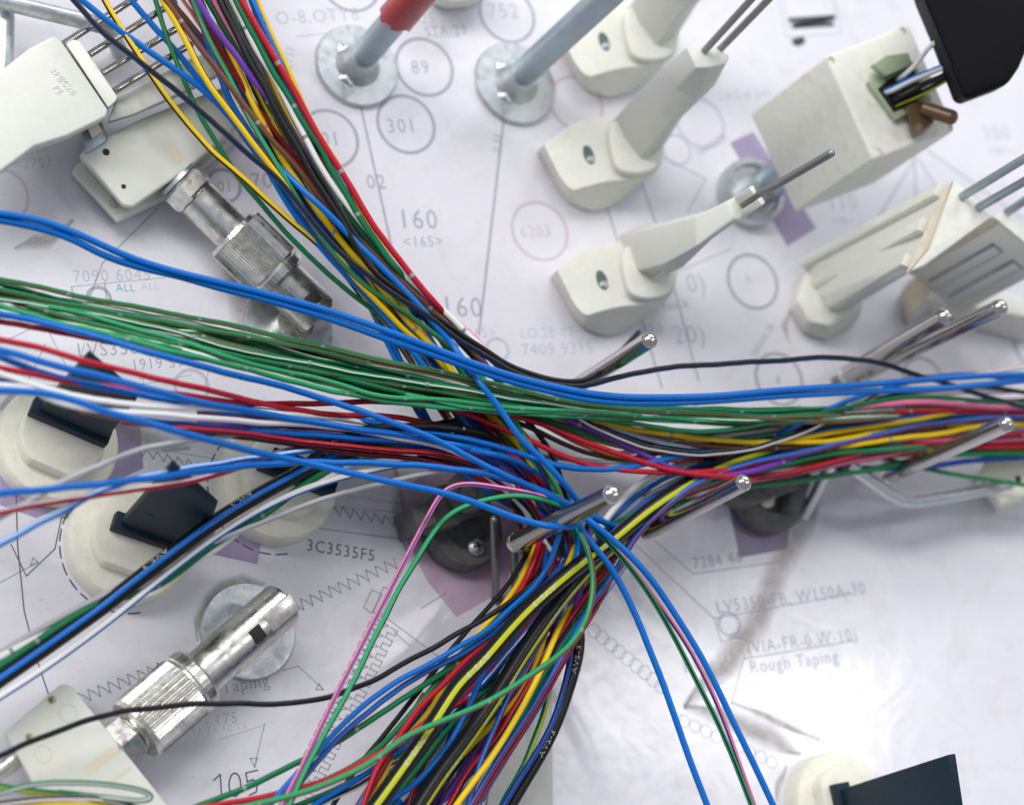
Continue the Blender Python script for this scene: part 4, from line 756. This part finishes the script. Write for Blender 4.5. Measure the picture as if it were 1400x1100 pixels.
w('bk',None,7.5,3.0,[(445,612),(470,594),(500,586),(545,583),(590,583),(635,586,3.0),(664,594,2.7),(700,618,2.1),(720,650,1.8)],'thick black cable stub arching over the strand before the crossing',GL,txt=[(630,586,'8',.9,-.05,False)])
w('wh',None,5,2.8,[(540,622),(590,626),(640,643),(680,664),(712,692),(738,730)],'white wire fanning out left of the looped pin',GL)
w('bk',None,5,2.85,[(560,621),(605,631),(645,647),(690,676),(715,705)],'black wire fanning out left of the looped pin',GL)
w('dr',None,5,2.7,[(560,590),(600,600),(650,622),(690,650),(705,700)],'dark red wire among the fan left of the looped pin',GL)
w('bl',None,6,3.3,[(0,674),(50,670),(100,665),(200,654),(275,644),(325,638),(400,632),(475,632),(540,634),(615,640),(690,653),(735,668),(776,688,3.4),(800,700,3.0)],'blue wire rising from the left edge and running level into the looped pin',GL)
w('bl','lb',5.5,3.1,[(0,744),(37,723),(87,698),(125,676),(165,660),(225,645),(287,635),(350,625),(400,619,3.1),(442,614,2.6),(500,611,2.1),(560,612,2.0)],'blue wire with a pale blue stripe rising from the lower left edge',GL,so=-.08,sw=.07)
w('rd','wh',5.5,3.15,[(0,700),(50,690),(125,677),(200,667),(275,654),(330,638,3.1),(375,620,2.7),(425,606,2.3),(480,600,2.1)],'red wire with a white stripe rising from the left edge',GL,so=-.12,sw=.07)
w('gy',None,5,2.9,[(0,707),(37,687),(75,664),(125,640),(175,620),(225,606),(275,600),(325,594),(380,590)],'grey wire from the left edge rising in front of the round knob',GL)
w('gy',None,4.8,2.6,[(300,738),(357,714),(412,692),(475,672),(537,657),(602,644),(650,640)],'grey wire passing over the hidden knob toward the crossing',GL)
w('bl',None,5.4,2.6,[(560,622),(600,630),(640,648),(680,672),(715,690),(740,702)],'short blue wire under the level one close to the crossing',GL)
w('bl',None,6.2,4.2,[(0,534,3.8),(50,536),(100,547),(150,564),(200,577),(250,592),(300,605),(350,618),(412,631),(500,651),(550,662),(600,672),(650,687),(700,706),(740,717,4.6),(775,720,5.1),(791,718,5.3),(799,711,5.3),(802,706,5.0),(797,702,4.4),(789,705,4.0),(788,713,3.8),(794,724,3.7),(806,739,3.6),(826,763),(845,792),(872,847),(887,885),(902,922),(920,972),(943,1038),(966,1098)],'front blue wire looped round the shiny pin and falling to the bottom edge',None,smooth=3,cat='wire')
w('bl',None,6.2,3.7,[(780,694,3.6),(793,703),(806,711),(830,731),(860,757),(895,797),(922,838),(950,882),(975,928),(997,975),(1026,1034),(1057,1100)],'blue wire falling from the looped pin, rightmost at the bottom edge',sink=False)
w('lg','bk',5,3.4,[(800,708,3.4),(808,718),(840,750),(875,793),(905,840),(930,886),(953,932),(977,978),(1003,1038),(1027,1100)],'light green wire with a black stripe falling to the bottom edge',so=0,sw=.06,sink=False)
w('pk','db',4.5,3.2,[(806,713,3.2),(835,742),(868,780),(900,824),(935,874),(960,918),(985,972),(1008,1035),(1031,1100)],'pink wire with a navy stripe beside the falling green and black one',so=.08,sw=.07,sink=False)
w('pk','db',4.6,3.5,[(800,702,2.6),(760,684,2.9),(725,674,3.4),(680,666),(645,661),(617,664),(605,672),(590,697),(572,730),(550,773),(522,827),(490,890),(465,938),(440,990),(420,1033),(386,1100)],'pink wire with a blue stripe bending sharply down left of the crossing',so=-.02,sw=.055,smooth=3,sink=False)
w('lg','bk',5,3.6,[(800,702,2.5),(770,693,2.8),(735,681,3.5),(700,677),(665,683),(635,692),(612,705),(592,729),(565,773),(545,805),(527,843),(510,875),(490,918),(470,956),(442,1006),(415,1058),(396,1100)],'mint green wire with a black edge bending down beside the pink one',so=-.17,sw=.07,smooth=3,sink=False)

# ---- the cable run to the lower left
w('bk','bl',13,2.6,[(600,585,2.4),(560,593),(515,603),(453,624),(398,652),(344,682),(289,716),(234,757),(180,798),(150,822),(75,876),(0,928)],'thick black cable with a blue stripe running down to the left edge',None,so=.02,sw=.052,txt=[(434,630,'AVS-3',.85,.11,False),(330,690,'AVS-3',.85,.12,False),(215,770,'AVS-3',.85,.12,False)],cat='cable',sides=20)
w('gr',None,7,2.4,[(610,600),(560,613),(505,624),(470,630),(439,647),(406,669),(376,693),(344,714),(310,731),(280,752),(245,781),(221,797),(187,812),(140,822),(100,843),(50,877),(0,910)],'green wire twisted together with a white one beside the black and blue cable',ticks=True)
w('wh',None,7,2.35,[(600,612),(540,620),(480,629),(453,652),(398,676),(357,697),(327,724),(297,750),(250,771),(215,790),(180,806),(130,830),(90,856),(50,872),(0,898)],'white wire twisted together with a green one beside the black and blue cable',ticks=True)
w('wh','bl',6.5,2.5,[(620,622),(575,630),(524,639),(453,656),(400,675),(349,700),(289,738),(235,779),(200,807),(160,840),(125,867),(62,912),(0,952)],'white wire with a blue edge, lowest of the run to the left edge',so=-.16,sw=.08)
w('gy',None,6,2.3,[(230,765),(190,788),(150,809),(75,848),(0,892)],'grey wire on the upper side of the black and blue cable at the left edge')

# ---- right strand
def rw(c, s, r, h, pts, lab, **k): return w(c, s, r, h, pts, lab, GRt, **k)
rw('pu',None,5.8,3.35,[(745,560),(777,575),(797,581),(830,597),(880,621),(917,639),(942,649),(975,652),(1005,649),(1050,637,2.9),(1100,622,2.6),(1160,606,2.3),(1230,596,2.1),(1300,590)],'purple wire sagging across the right strand, in front of the red one',ticks=True)
rw('wh','bk',5,3.1,[(770,560),(800,575),(830,591),(880,610),(930,619),(980,620),(1030,612),(1067,602),(1105,587),(1130,575),(1160,562),(1185,548)],'white wire with a black stripe sagging in a long curve over the right strand',so=-.1,sw=.12)
rw('ye',None,5.6,2.9,[(800,572),(845,582),(892,591),(942,597),(992,603),(1042,604),(1112,604),(1155,601),(1200,590)],'lower yellow wire with grey marks left in the right strand',ticks=True)
rw('ye',None,5.6,2.85,[(1070,603),(1117,596),(1162,587),(1225,579),(1290,566),(1340,560)],'upper yellow wire in the middle of the right strand')
rw('ye',None,5.6,2.8,[(1150,611),(1210,601),(1262,596),(1300,590),(1337,582),(1400,579)],'yellow wire passing behind the right steel pin',ticks=True)
rw('br',None,5.5,2.7,[(830,590),(880,602),(930,607),(1005,611),(1070,612),(1130,611),(1200,603),(1270,588)],'lower brown wire with grey marks in the right strand',ticks=True)
rw('br',None,5.5,2.6,[(960,592),(1050,584),(1112,573),(1200,561),(1280,556),(1400,548)],'upper brown wire behind the red one in the right strand')
rw('wh',None,5.8,3.05,[(900,612,2.6),(950,604),(987,597),(1030,590),(1080,585),(1120,582),(1170,572)],'white wire showing in the middle of the right strand')
rw('rd',None,6,2.9,[(1090,592),(1130,574),(1157,567),(1200,563),(1275,562),(1337,562),(1400,565)],'bright red wire with grey marks along the top of the right strand',ticks=True)
rw('pk',None,6,3.0,[(1120,572),(1150,565),(1185,557),(1237,549),(1300,552),(1362,557),(1400,558)],'pink wire along the top of the right strand')
rw('gr',None,5,2.75,[(1000,601),(1050,596),(1087,589),(1150,580),(1225,570),(1275,567),(1340,569)],'green wire with grey marks below the bright red one',ticks=True)
rw('bl',None,5.6,2.8,[(1060,604),(1105,595),(1150,585),(1212,575),(1275,567),(1330,567),(1400,570)],'blue wire just above the yellow ones in the right strand')
rw('bl','dr',6,2.9,[(1400,570),(1350,572),(1275,579),(1200,594),(1125,612),(1055,627),(1000,640),(955,660),(920,683),(890,709),(865,741),(842,780),(825,804),(805,832),(770,895),(750,932),(725,971),(700,1010),(675,1047),(645,1098)],'blue wire with a dark red stripe linking the right strand with the lower strand',so=-.06,sw=.06)
rw('gr',None,6,2.7,[(870,700),(905,682),(950,665),(1000,650),(1050,639),(1100,627),(1162,617),(1212,614),(1260,612)],'green wire in the lower half of the right strand')
rw('rd','bk',6,2.6,[(1400,592),(1350,597),(1300,603),(1225,611),(1175,622),(1112,639),(1050,651),(1000,657),(960,668),(905,688),(878,718),(852,748),(825,781),(792,828),(745,900),(725,932),(700,972),(675,1016),(650,1040),(614,1100)],'red wire with a black stripe linking the right strand to the lower strand',so=-.1,sw=.06)
rw('pk','dr',5.6,2.4,[(940,668),(1035,656),(1090,646),(1150,634),(1225,620),(1275,610),(1340,603),(1400,600)],'dusky pink wire near the bottom of the right strand',so=.16)
rw('gr',None,6,2.2,[(930,690),(985,672),(1050,662),(1125,652),(1200,640),(1250,628),(1322,620),(1400,621)],'green wire along the bottom edge of the right strand')
rw('lb',None,5.5,2.7,[(1000,652,1.8),(1060,646,2.0),(1120,636,2.4),(1160,626),(1200,615),(1237,602),(1310,597),(1370,590),(1400,588)],'pale blue wire in front of the yellow near the right pin')
rw('db',None,6,2.1,[(1190,640),(1240,640),(1285,635),(1325,630),(1400,625)],'navy wire at the bottom of the right strand right of the pin')
rw('gr',None,4.8,1.9,[(1180,618),(1230,632),(1270,641),(1325,652),(1400,662)],'lone thin green wire dropping below the right strand')
rw('bl',None,5.4,3.3,[(1090,580),(1137,557),(1175,541),(1215,530),(1260,517),(1300,512),(1350,514),(1400,519)],'blue wire rising from the right strand into the blue pair')
rw('wh','tn',5.4,3.2,[(1100,570),(1160,548),(1200,530),(1250,517),(1310,512),(1360,508),(1400,501)],'cream white wire rising behind the blue pair at right',so=-.14)
rw('wh',None,6,2.8,[(1150,560),(1200,548),(1260,540),(1330,535),(1400,534)],'white wire on top of the right strand at the right edge')
rw('bk',None,5,2.9,[(1190,548),(1230,538),(1290,530),(1350,528),(1400,536)],'black wire over the white one at the right edge')
rw('rd',None,6,2.3,[(1200,622),(1270,614),(1340,610),(1400,610)],'dark red wire low at the right edge')
rw('rd','pk',6,2.6,[(1240,602),(1310,598),(1375,593),(1400,592)],'red and pink wire right of the steel pin at the edge',so=.1,sw=.09)
rw('dn',None,5,2.5,[(700,575),(740,590),(770,607),(810,622),(850,627),(890,622),(940,610)],'dark brown wire sagging lowest between the crossing and the right strand')
rw('og',None,5,2.6,[(738,578),(780,600),(832,621),(880,630),(930,628)],'rust wire sagging between the green strand and the red wire')
rw('gr',None,5.4,2.75,[(728,564),(760,580),(812,597),(850,607),(890,613),(940,618)],'green wire sagging under the purple one')
rw('ye','gr',5,2.65,[(742,573),(790,594),(850,611),(900,617)],'yellow and green wire sagging above the rust one',so=.14,sw=.1)
rw('pk',None,5.2,2.8,[(790,572),(830,582),(870,596),(910,606),(960,612,2.6),(1010,620,2.2),(1060,622,1.9)],'pink wire at the left start of the right strand')
rw('lb','nv',5,2.9,[(790,566),(835,585),(880,600),(920,610,2.8),(970,614,2.5),(1030,612,2.2),(1090,606,2.0)],'pale blue and navy wire beside the sagging white one',so=.15,sw=.1)
rw('gy',None,5,2.4,[(790,628),(840,632),(880,632),(930,622)],'grey wire behind the sagging blue one')

# ---- from the right strand down into the lower strand
w('wh',None,8,2.6,[(960,628,2.0),(925,637),(887,652),(862,672),(835,700),(820,722),(808,748),(790,790)],'thick white wire turning down beside the looped pin',GB)
w('bl',None,6,2.5,[(985,628,2.1),(950,638),(917,650),(882,668),(850,695),(825,722),(808,742),(780,775,1.8)],'blue wire turning down beside the thick white one',GB)
w('wh','gy',6,1.9,[(1000,632),(960,642),(925,655),(890,676),(860,704),(830,735)],'grey white wire turning down behind the purple one',GB,so=.1,sw=.12)
w('bl',None,6,2.2,[(940,655),(905,672),(877,690),(840,718),(810,752),(775,790),(720,850),(700,885),(662,920),(640,950),(600,990),(560,1035)],'blue wire running through the lower strand under the black and yellow cables',GB)
w('pu',None,6.5,2.3,[(1010,640),(960,652),(920,668),(893,684),(865,702),(830,735),(795,790),(765,850),(740,892),(710,945),(670,997),(645,1032),(605,1098)],'purple wire running down through the lower strand',GB)
w('bk','yg',14.5,3.1,[(1140,590,2.2),(1080,608),(1030,622),(985,637),(950,656),(915,678),(880,702),(850,728,3.0),(805,762,3.4),(762,797,3.6),(725,830),(695,862),(652,912),(632,928),(600,978),(577,1012),(550,1051),(513,1102)],'thick black cable with a yellow stripe, foremost in the lower strand',None,so=0,sw=.047,txt=[(740,818,'AVS-3',.9,0,False),(822,748,'8',.85,0,False),(652,912,'AVS-3',.9,0,False),(566,1030,'AVS-3',.9,0,False),(1010,630,'AVS-3',.8,-.14,False)],cat='cable',sides=20)
w('bk','yg',14.5,3.1,[(900,700,2.1),(860,728),(837,744),(807,770,2.9),(782,798,3.1),(758,828),(733,864),(705,906),(685,940),(662,974),(634,1014),(602,1056),(572,1102)],'thick black cable with a yellow edge, right of the foremost cable',None,so=-.14,sw=.045,txt=[(752,836,'AVS-3',.75,-.13,False),(690,930,'AVS-3',.75,-.13,False),(655,982,'8',.7,-.13,False),(612,1044,'AVS-3',.75,-.13,False)],cat='cable',sides=20)
w('bk',None,11,2.4,[(770,800,1.8),(790,850),(793,880),(786,912),(775,947),(762,985),(742,1026),(718,1066),(698,1100)],'thick plain black cable curving down the right side of the lower strand',None,txt=[(784,905,'AVS-3',1.1,0,True),(745,1020,'AVS-3',1.1,0,True)],cat='cable',sides=20)
w('db',None,6,2.3,[(775,850),(782,890),(777,915),(768,952),(752,995),(727,1037),(690,1098)],'navy wire hugging the left side of the plain black cable',GB)
w('gr','yg',6,2.2,[(765,860),(758,900),(752,935),(746,965),(735,1000),(720,1037),(703,1070),(686,1100)],'green wire with a yellow edge left of the plain black cable',GB,so=-.1,sw=.08)
w('lg','br',5.6,4.1,[(778,700,3.0),(792,722,3.6),(802,747,4.0),(810,770),(812,800),(806,838),(795,862),(770,892),(740,912),(730,919),(690,946),(650,967),(612,982),(575,997),(550,1008),(525,1030),(490,1052),(437,1075),(400,1087),(345,1100)],'light green wire with a brown edge sweeping across the front of the lower strand',None,so=-.12,sw=.08,ticks=True)
w('bl',None,6,3.0,[(690,860),(680,884),(662,914),(650,945),(632,982),(620,1010),(600,1037),(562,1075),(528,1097),(500,1112)],'blue wire curling left in the middle of the lower strand',GB)
w('dr',None,5.6,2.5,[(742,825),(722,856),(692,895),(663,924),(632,952),(600,995),(580,1040),(560,1098)],'dark red wire between the two black and yellow cables',GB)
w('bl','wh',6,2.55,[(760,812),(725,858),(700,888),(657,937),(637,957),(615,978),(580,1020),(550,1060)],'blue wire with a thin white stripe between the black and yellow cables',GB,so=.05,sw=.03)
w('ye',None,6,3.15,[(800,790,1.8),(785,820,2.1),(768,850,2.6),(750,890,3.15),(737,922),(720,956),(703,986),(685,1015),(665,1045),(625,1098)],'yellow wire on top of the lower strand beside the red and black one',GB)
w('gr',None,6,2.7,[(800,835),(777,870),(757,900),(740,927),(724,960),(705,1000),(690,1030)],'green wire along the right side of the lower strand',GB)
w('bl','wh',6,2.6,[(815,828),(798,852),(777,890),(757,930),(733,970),(710,1008),(685,1045),(655,1098)],'blue wire with a white stripe along the right side of the lower strand',GB,so=0,sw=.05)
w('dr',None,4.5,2.8,[(832,800),(815,832),(800,856),(777,893),(755,934),(731,973),(702,1020),(650,1100)],'thin dark red wire on the right rim of the lower strand',GB)
w('bl','dr',5.6,3.45,[(790,790,1.8),(775,815,2.2),(760,840,2.9),(740,872),(722,905),(705,933),(693,953),(680,988),(662,1027),(648,1070),(640,1100)],'blue wire with a dark red edge lying on top low in the lower strand',GB,so=-.15,sw=.08)
w('bk',None,5,2.3,[(732,735),(722,752),(712,775),(692,802),(662,836),(630,872),(605,902),(580,935),(555,966),(525,1005),(497,1037),(470,1075),(455,1100)],'thin black wire on the far left rim of the lower strand',GB)
w('ye',None,5.8,2.4,[(740,730),(728,755),(717,785),(697,815),(672,846),(645,875),(618,915),(600,952),(567,997),(545,1020),(505,1098)],'yellow wire near the left rim of the lower strand',GB)
w('rd',None,5.8,2.7,[(742,728),(734,750),(729,775),(716,797),(700,827),(677,867),(635,903),(610,931),(577,963),(557,988),(542,1012),(520,1040),(497,1098)],'red wire curving down the left part of the lower strand',GB)
w('bl','wh',5.6,2.9,[(760,745),(752,772),(742,788),(720,812),(692,837),(665,862),(610,894),(560,922),(525,941),(500,962),(475,983),(442,1018),(410,1053),(370,1098)],'blue wire on the outer left edge of the lower strand',GB,so=-.2,sw=.04)
w('bl','dr',5.6,2.75,[(748,795),(715,828),(672,866),(630,896),(580,919),(535,947),(500,976),(470,1001),(440,1034),(415,1062),(385,1100)],'second blue wire with a dark red edge next to the outer left one',GB,so=-.16,sw=.07)
w('gr',None,6,2.6,[(690,855),(660,880),(635,900),(595,927),(550,954),(512,981),(450,1020),(400,1045),(350,1070),(270,1102)],'green wire leaving the lower strand far to the left',GB,ticks=True)
w('gr',None,6,2.5,[(660,868),(620,902),(580,955),(550,988),(525,1017),(490,1043),(440,1068),(380,1090),(340,1102)],'green wire curving inside the left part of the lower strand',GB)
w('rd',None,5.8,2.8,[(640,955),(612,968),(585,985),(550,1010),(510,1035),(475,1053),(437,1070),(387,1082),(345,1092),(270,1104)],'red wire swinging out left along the bottom',GB)
w('bl',None,5.8,2.5,[(640,960),(600,990),(555,1017),(520,1045),(475,1072),(430,1100)],'blue wire low in the fan at the bottom',GB)
w('gr',None,5.8,2.4,[(580,1000),(530,1040),(485,1066),(455,1080),(405,1101)],'green wire lowest of the bottom fan',GB)
w('wh','bk',5,2.4,[(620,985),(575,1020),(525,1052),(485,1076),(436,1100)],'white wire with a black stripe in the bottom fan',GB,so=.05,sw=.09)
w('dr',None,5,2.6,[(545,1010),(525,1046),(510,1075),(496,1102)],'dark red wire crossing behind the foremost cable at the bottom',GB)
w('gr',None,5.8,2.6,[(660,945),(640,965),(620,988),(595,1018),(566,1056),(536,1094),(525,1110)],'green wire right against the foremost black and yellow cable',GB)
w('wh',None,6,2.2,[(680,930),(655,955),(637,976),(612,1010),(585,1045),(560,1080)],'white wire half hidden between the two thick cables',GB)
w('bl',None,6,2.3,[(745,745),(746,775),(735,805),(722,830)],'blue wire just under the looped pin',GB,sink=False)
w('bl',None,6.5,2.4,[(790,700),(793,728),(790,752),(782,790),(760,820)],'bright blue wire straight under the pin loop',GB,sink=False)
w('rd',None,5.6,2.3,[(770,690),(766,730),(760,760),(748,790)],'red wire straight under the looped pin',GB,sink=False)
w('gr',None,5,2.4,[(700,905),(672,945),(640,990),(620,1025),(585,1075),(568,1100)],'green wire deep between the thick cables near the bottom',GB)
# ---- loops at the lower left corner
w('gr','gy',5,3.0,[(0,1084),(43,1072),(100,1069),(157,1073),(198,1081),(213,1088),(207,1094),(185,1094),(150,1090)],'green and grey wire making a loop over the milky block',so=.03,sw=.09,smooth=3)
w('wh','dn',5,2.8,[(0,1098),(30,1094),(57,1091),(114,1090),(150,1092),(175,1100)],'white and brown wire under the green loop at the lower left',so=-.12,sw=.09)
w('gr','yg',6,2.6,[(0,1074),(30,1080),(70,1083),(120,1090),(160,1100)],'green and yellow wire at the lower left corner',so=.08,sw=.11)
w('ye',None,7,2.7,[(0,1108),(45,1102),(90,1101),(150,1104),(200,1112)],'yellow wire skimming the bottom left edge')

# ---- wires buried in the strands
def fill(E1, E2, n_, h0, h1, pal, where, rims, r=5.4):
    a = resample(E1, 1, 6); b = resample(E2, 1, 6); u = np.linspace(0, 1, 26)
    A = np.column_stack([np.interp(u, np.linspace(0, 1, len(a)), a[:, k]) for k in (0, 1)]); Bq = np.column_stack([np.interp(u, np.linspace(0, 1, len(b)), b[:, k]) for k in (0, 1)])
    for i in range(n_):
        t0 = (i+.5)/n_; c, s = pal[(i*(7 if len(pal) > 7 else 3)) % len(pal)]
        tt = np.clip(t0+.13*np.sin(u*5+rng.uniform(0, 6))+.06*np.sin(u*11+rng.uniform(0, 6)), 0.02, .98)[:, None]
        pts = [(x, y) for x, y in A*(1-tt)+Bq*tt]
        for tr_ in range(len(pal)):
            rim = 'along the %s side of' % rims[0] if t0 < .33 else ('midway in' if t0 < .67 else 'along the %s side of' % rims[1])
            if (c, s, rim, where) not in USED: break
            c, s = pal[(pal.index((c, s))+1) % len(pal)]
        USED[(c, s, rim, where)] = 1
        nm = {'bl':'blue','db':'navy','gr':'green','dg':'dark green','rd':'red','dr':'dark red','bk':'black','wh':'white','ye':'yellow','pu':'purple','br':'brown','pk':'pink','gy':'grey','lg':'light green','lb':'pale blue','dn':'dark brown','tn':'tan','og':'rust'}
        rim = 'along the %s side of' % rims[0] if t0 < .33 else ('midway in' if t0 < .67 else 'along the %s side of' % rims[1])
        lab = (nm[s]+' striped ' if s else '')+nm[c]+' wire buried '+rim+' '+where
        w(c, s, r*rng.uniform(.85, 1.05), rng.uniform(h0, h1), pts, lab, 'wires buried in '+where, so=rng.uniform(-.18, .18), ticks=rng.random() < .3, smooth=4, sides=10)
PAL = [('bl',None),('dr',None),('bk',None),('gr','bk'),('wh',None),('br',None),('db',None),('rd','bk'),('dg',None),('ye',None),('bl','wh'),('pu',None),('gy',None)]
PALT = [p for p in PAL if p[0] not in ('br', 'bk')]+[('gr',None),('bl','dr'),('wh','bk'),('lg',None),('ye','bk'),('pk',None)]
PAL += [('rd',None),('bl','dr'),('ye','bk'),('wh','bl')]
GPAL = [('lg',None),('gr','br'),('dg','rd'),('lg','wh'),('gr','bk'),('dg',None),('gr','rd'),('gr','wh'),('dg','tn'),('lg','bk'),('gr',None)]
fill([(250,-20),(310,110),(385,235),(450,325),(520,415),(580,505),(640,590),(700,670),(742,745)], [(340,-20),(395,120),(465,255),(535,365),(600,447),(655,525),(715,588),(755,650),(780,745)], 27, 1.5, 2.4, PALT, 'the upper left strand', ('left', 'right'))
fill([(742,765),(715,800),(660,860),(595,940),(540,1015),(480,1110)], [(802,772),(785,850),(745,930),(700,1010),(640,1110)], 44, 1.2, 2.5, PAL, 'the lower strand', ('left', 'right'))
fill([(-20,392),(150,421),(300,450),(450,485),(600,515),(750,545),(900,558),(1050,566),(1200,560)], [(-20,425),(150,458),(300,493),(450,533),(600,555),(750,566),(900,574),(1050,580),(1200,572)], 27, 2.6, 3.3, GPAL, 'the long green strand', ('upper', 'lower'))
fill([(790,575),(870,590),(960,598),(1050,586),(1150,568),(1250,553),(1420,545)], [(810,590),(880,612),(960,640),(1050,648),(1150,630),(1250,622),(1420,618)], 30, 1.4, 2.4, PAL, 'the right strand', ('upper', 'lower'))
fill([(1040,600),(960,640),(900,672),(860,700),(820,745),(770,800)], [(1060,640),(980,662),(920,690),(885,712),(850,752),(810,810)], 9, 1.4, 2.2, PAL, 'the right hand bend', ('upper', 'lower'))
fill([(340,568),(500,585),(620,600),(700,628),(755,690)], [(340,590),(500,614),(600,630),(680,668),(735,712)], 7, 2.2, 2.8, PAL, 'the middle left strand', ('upper', 'lower'))
# ---- wires plugged into the green connector on the white box
HB = HT+.25
for c, s, r, pts, lab in (('wh','bl',7,[(1206,128,HB-.3),(1215,124,HB+.1),(1250,108,HB+.6),(1285,94,HB+1.3),(1310,84,HB+1.8)],'white wire with a blue stripe plugged into the green connector'),
    ('wh',None,5,[(1222,112,HB-.3),(1232,106,HB+.3),(1256,84,HB+1.0),(1270,66,HB+1.5),(1290,50,HB+1.9)],'thin white wire behind the black hood at the green connector'),
    ('bk',None,6,[(1213,140,HB-.3),(1222,136,HB+.1),(1255,120,HB+.6),(1288,104,HB+1.2),(1310,92,HB+1.6)],'black wire plugged into the green connector'),
    ('bk','yg',6,[(1216,148,HB-.3),(1226,143,HB),(1255,130,HB+.4),(1288,112,HB+1.0),(1312,98,HB+1.5)],'black and yellow wire plugged into the green connector, lowest of four')):
    w(c, s, r, HB, pts, lab, 'wires plugged into the green connector', so=(-.15 if s == 'bl' else .14), sw=.1, sink=False, dip=False, smooth=1)
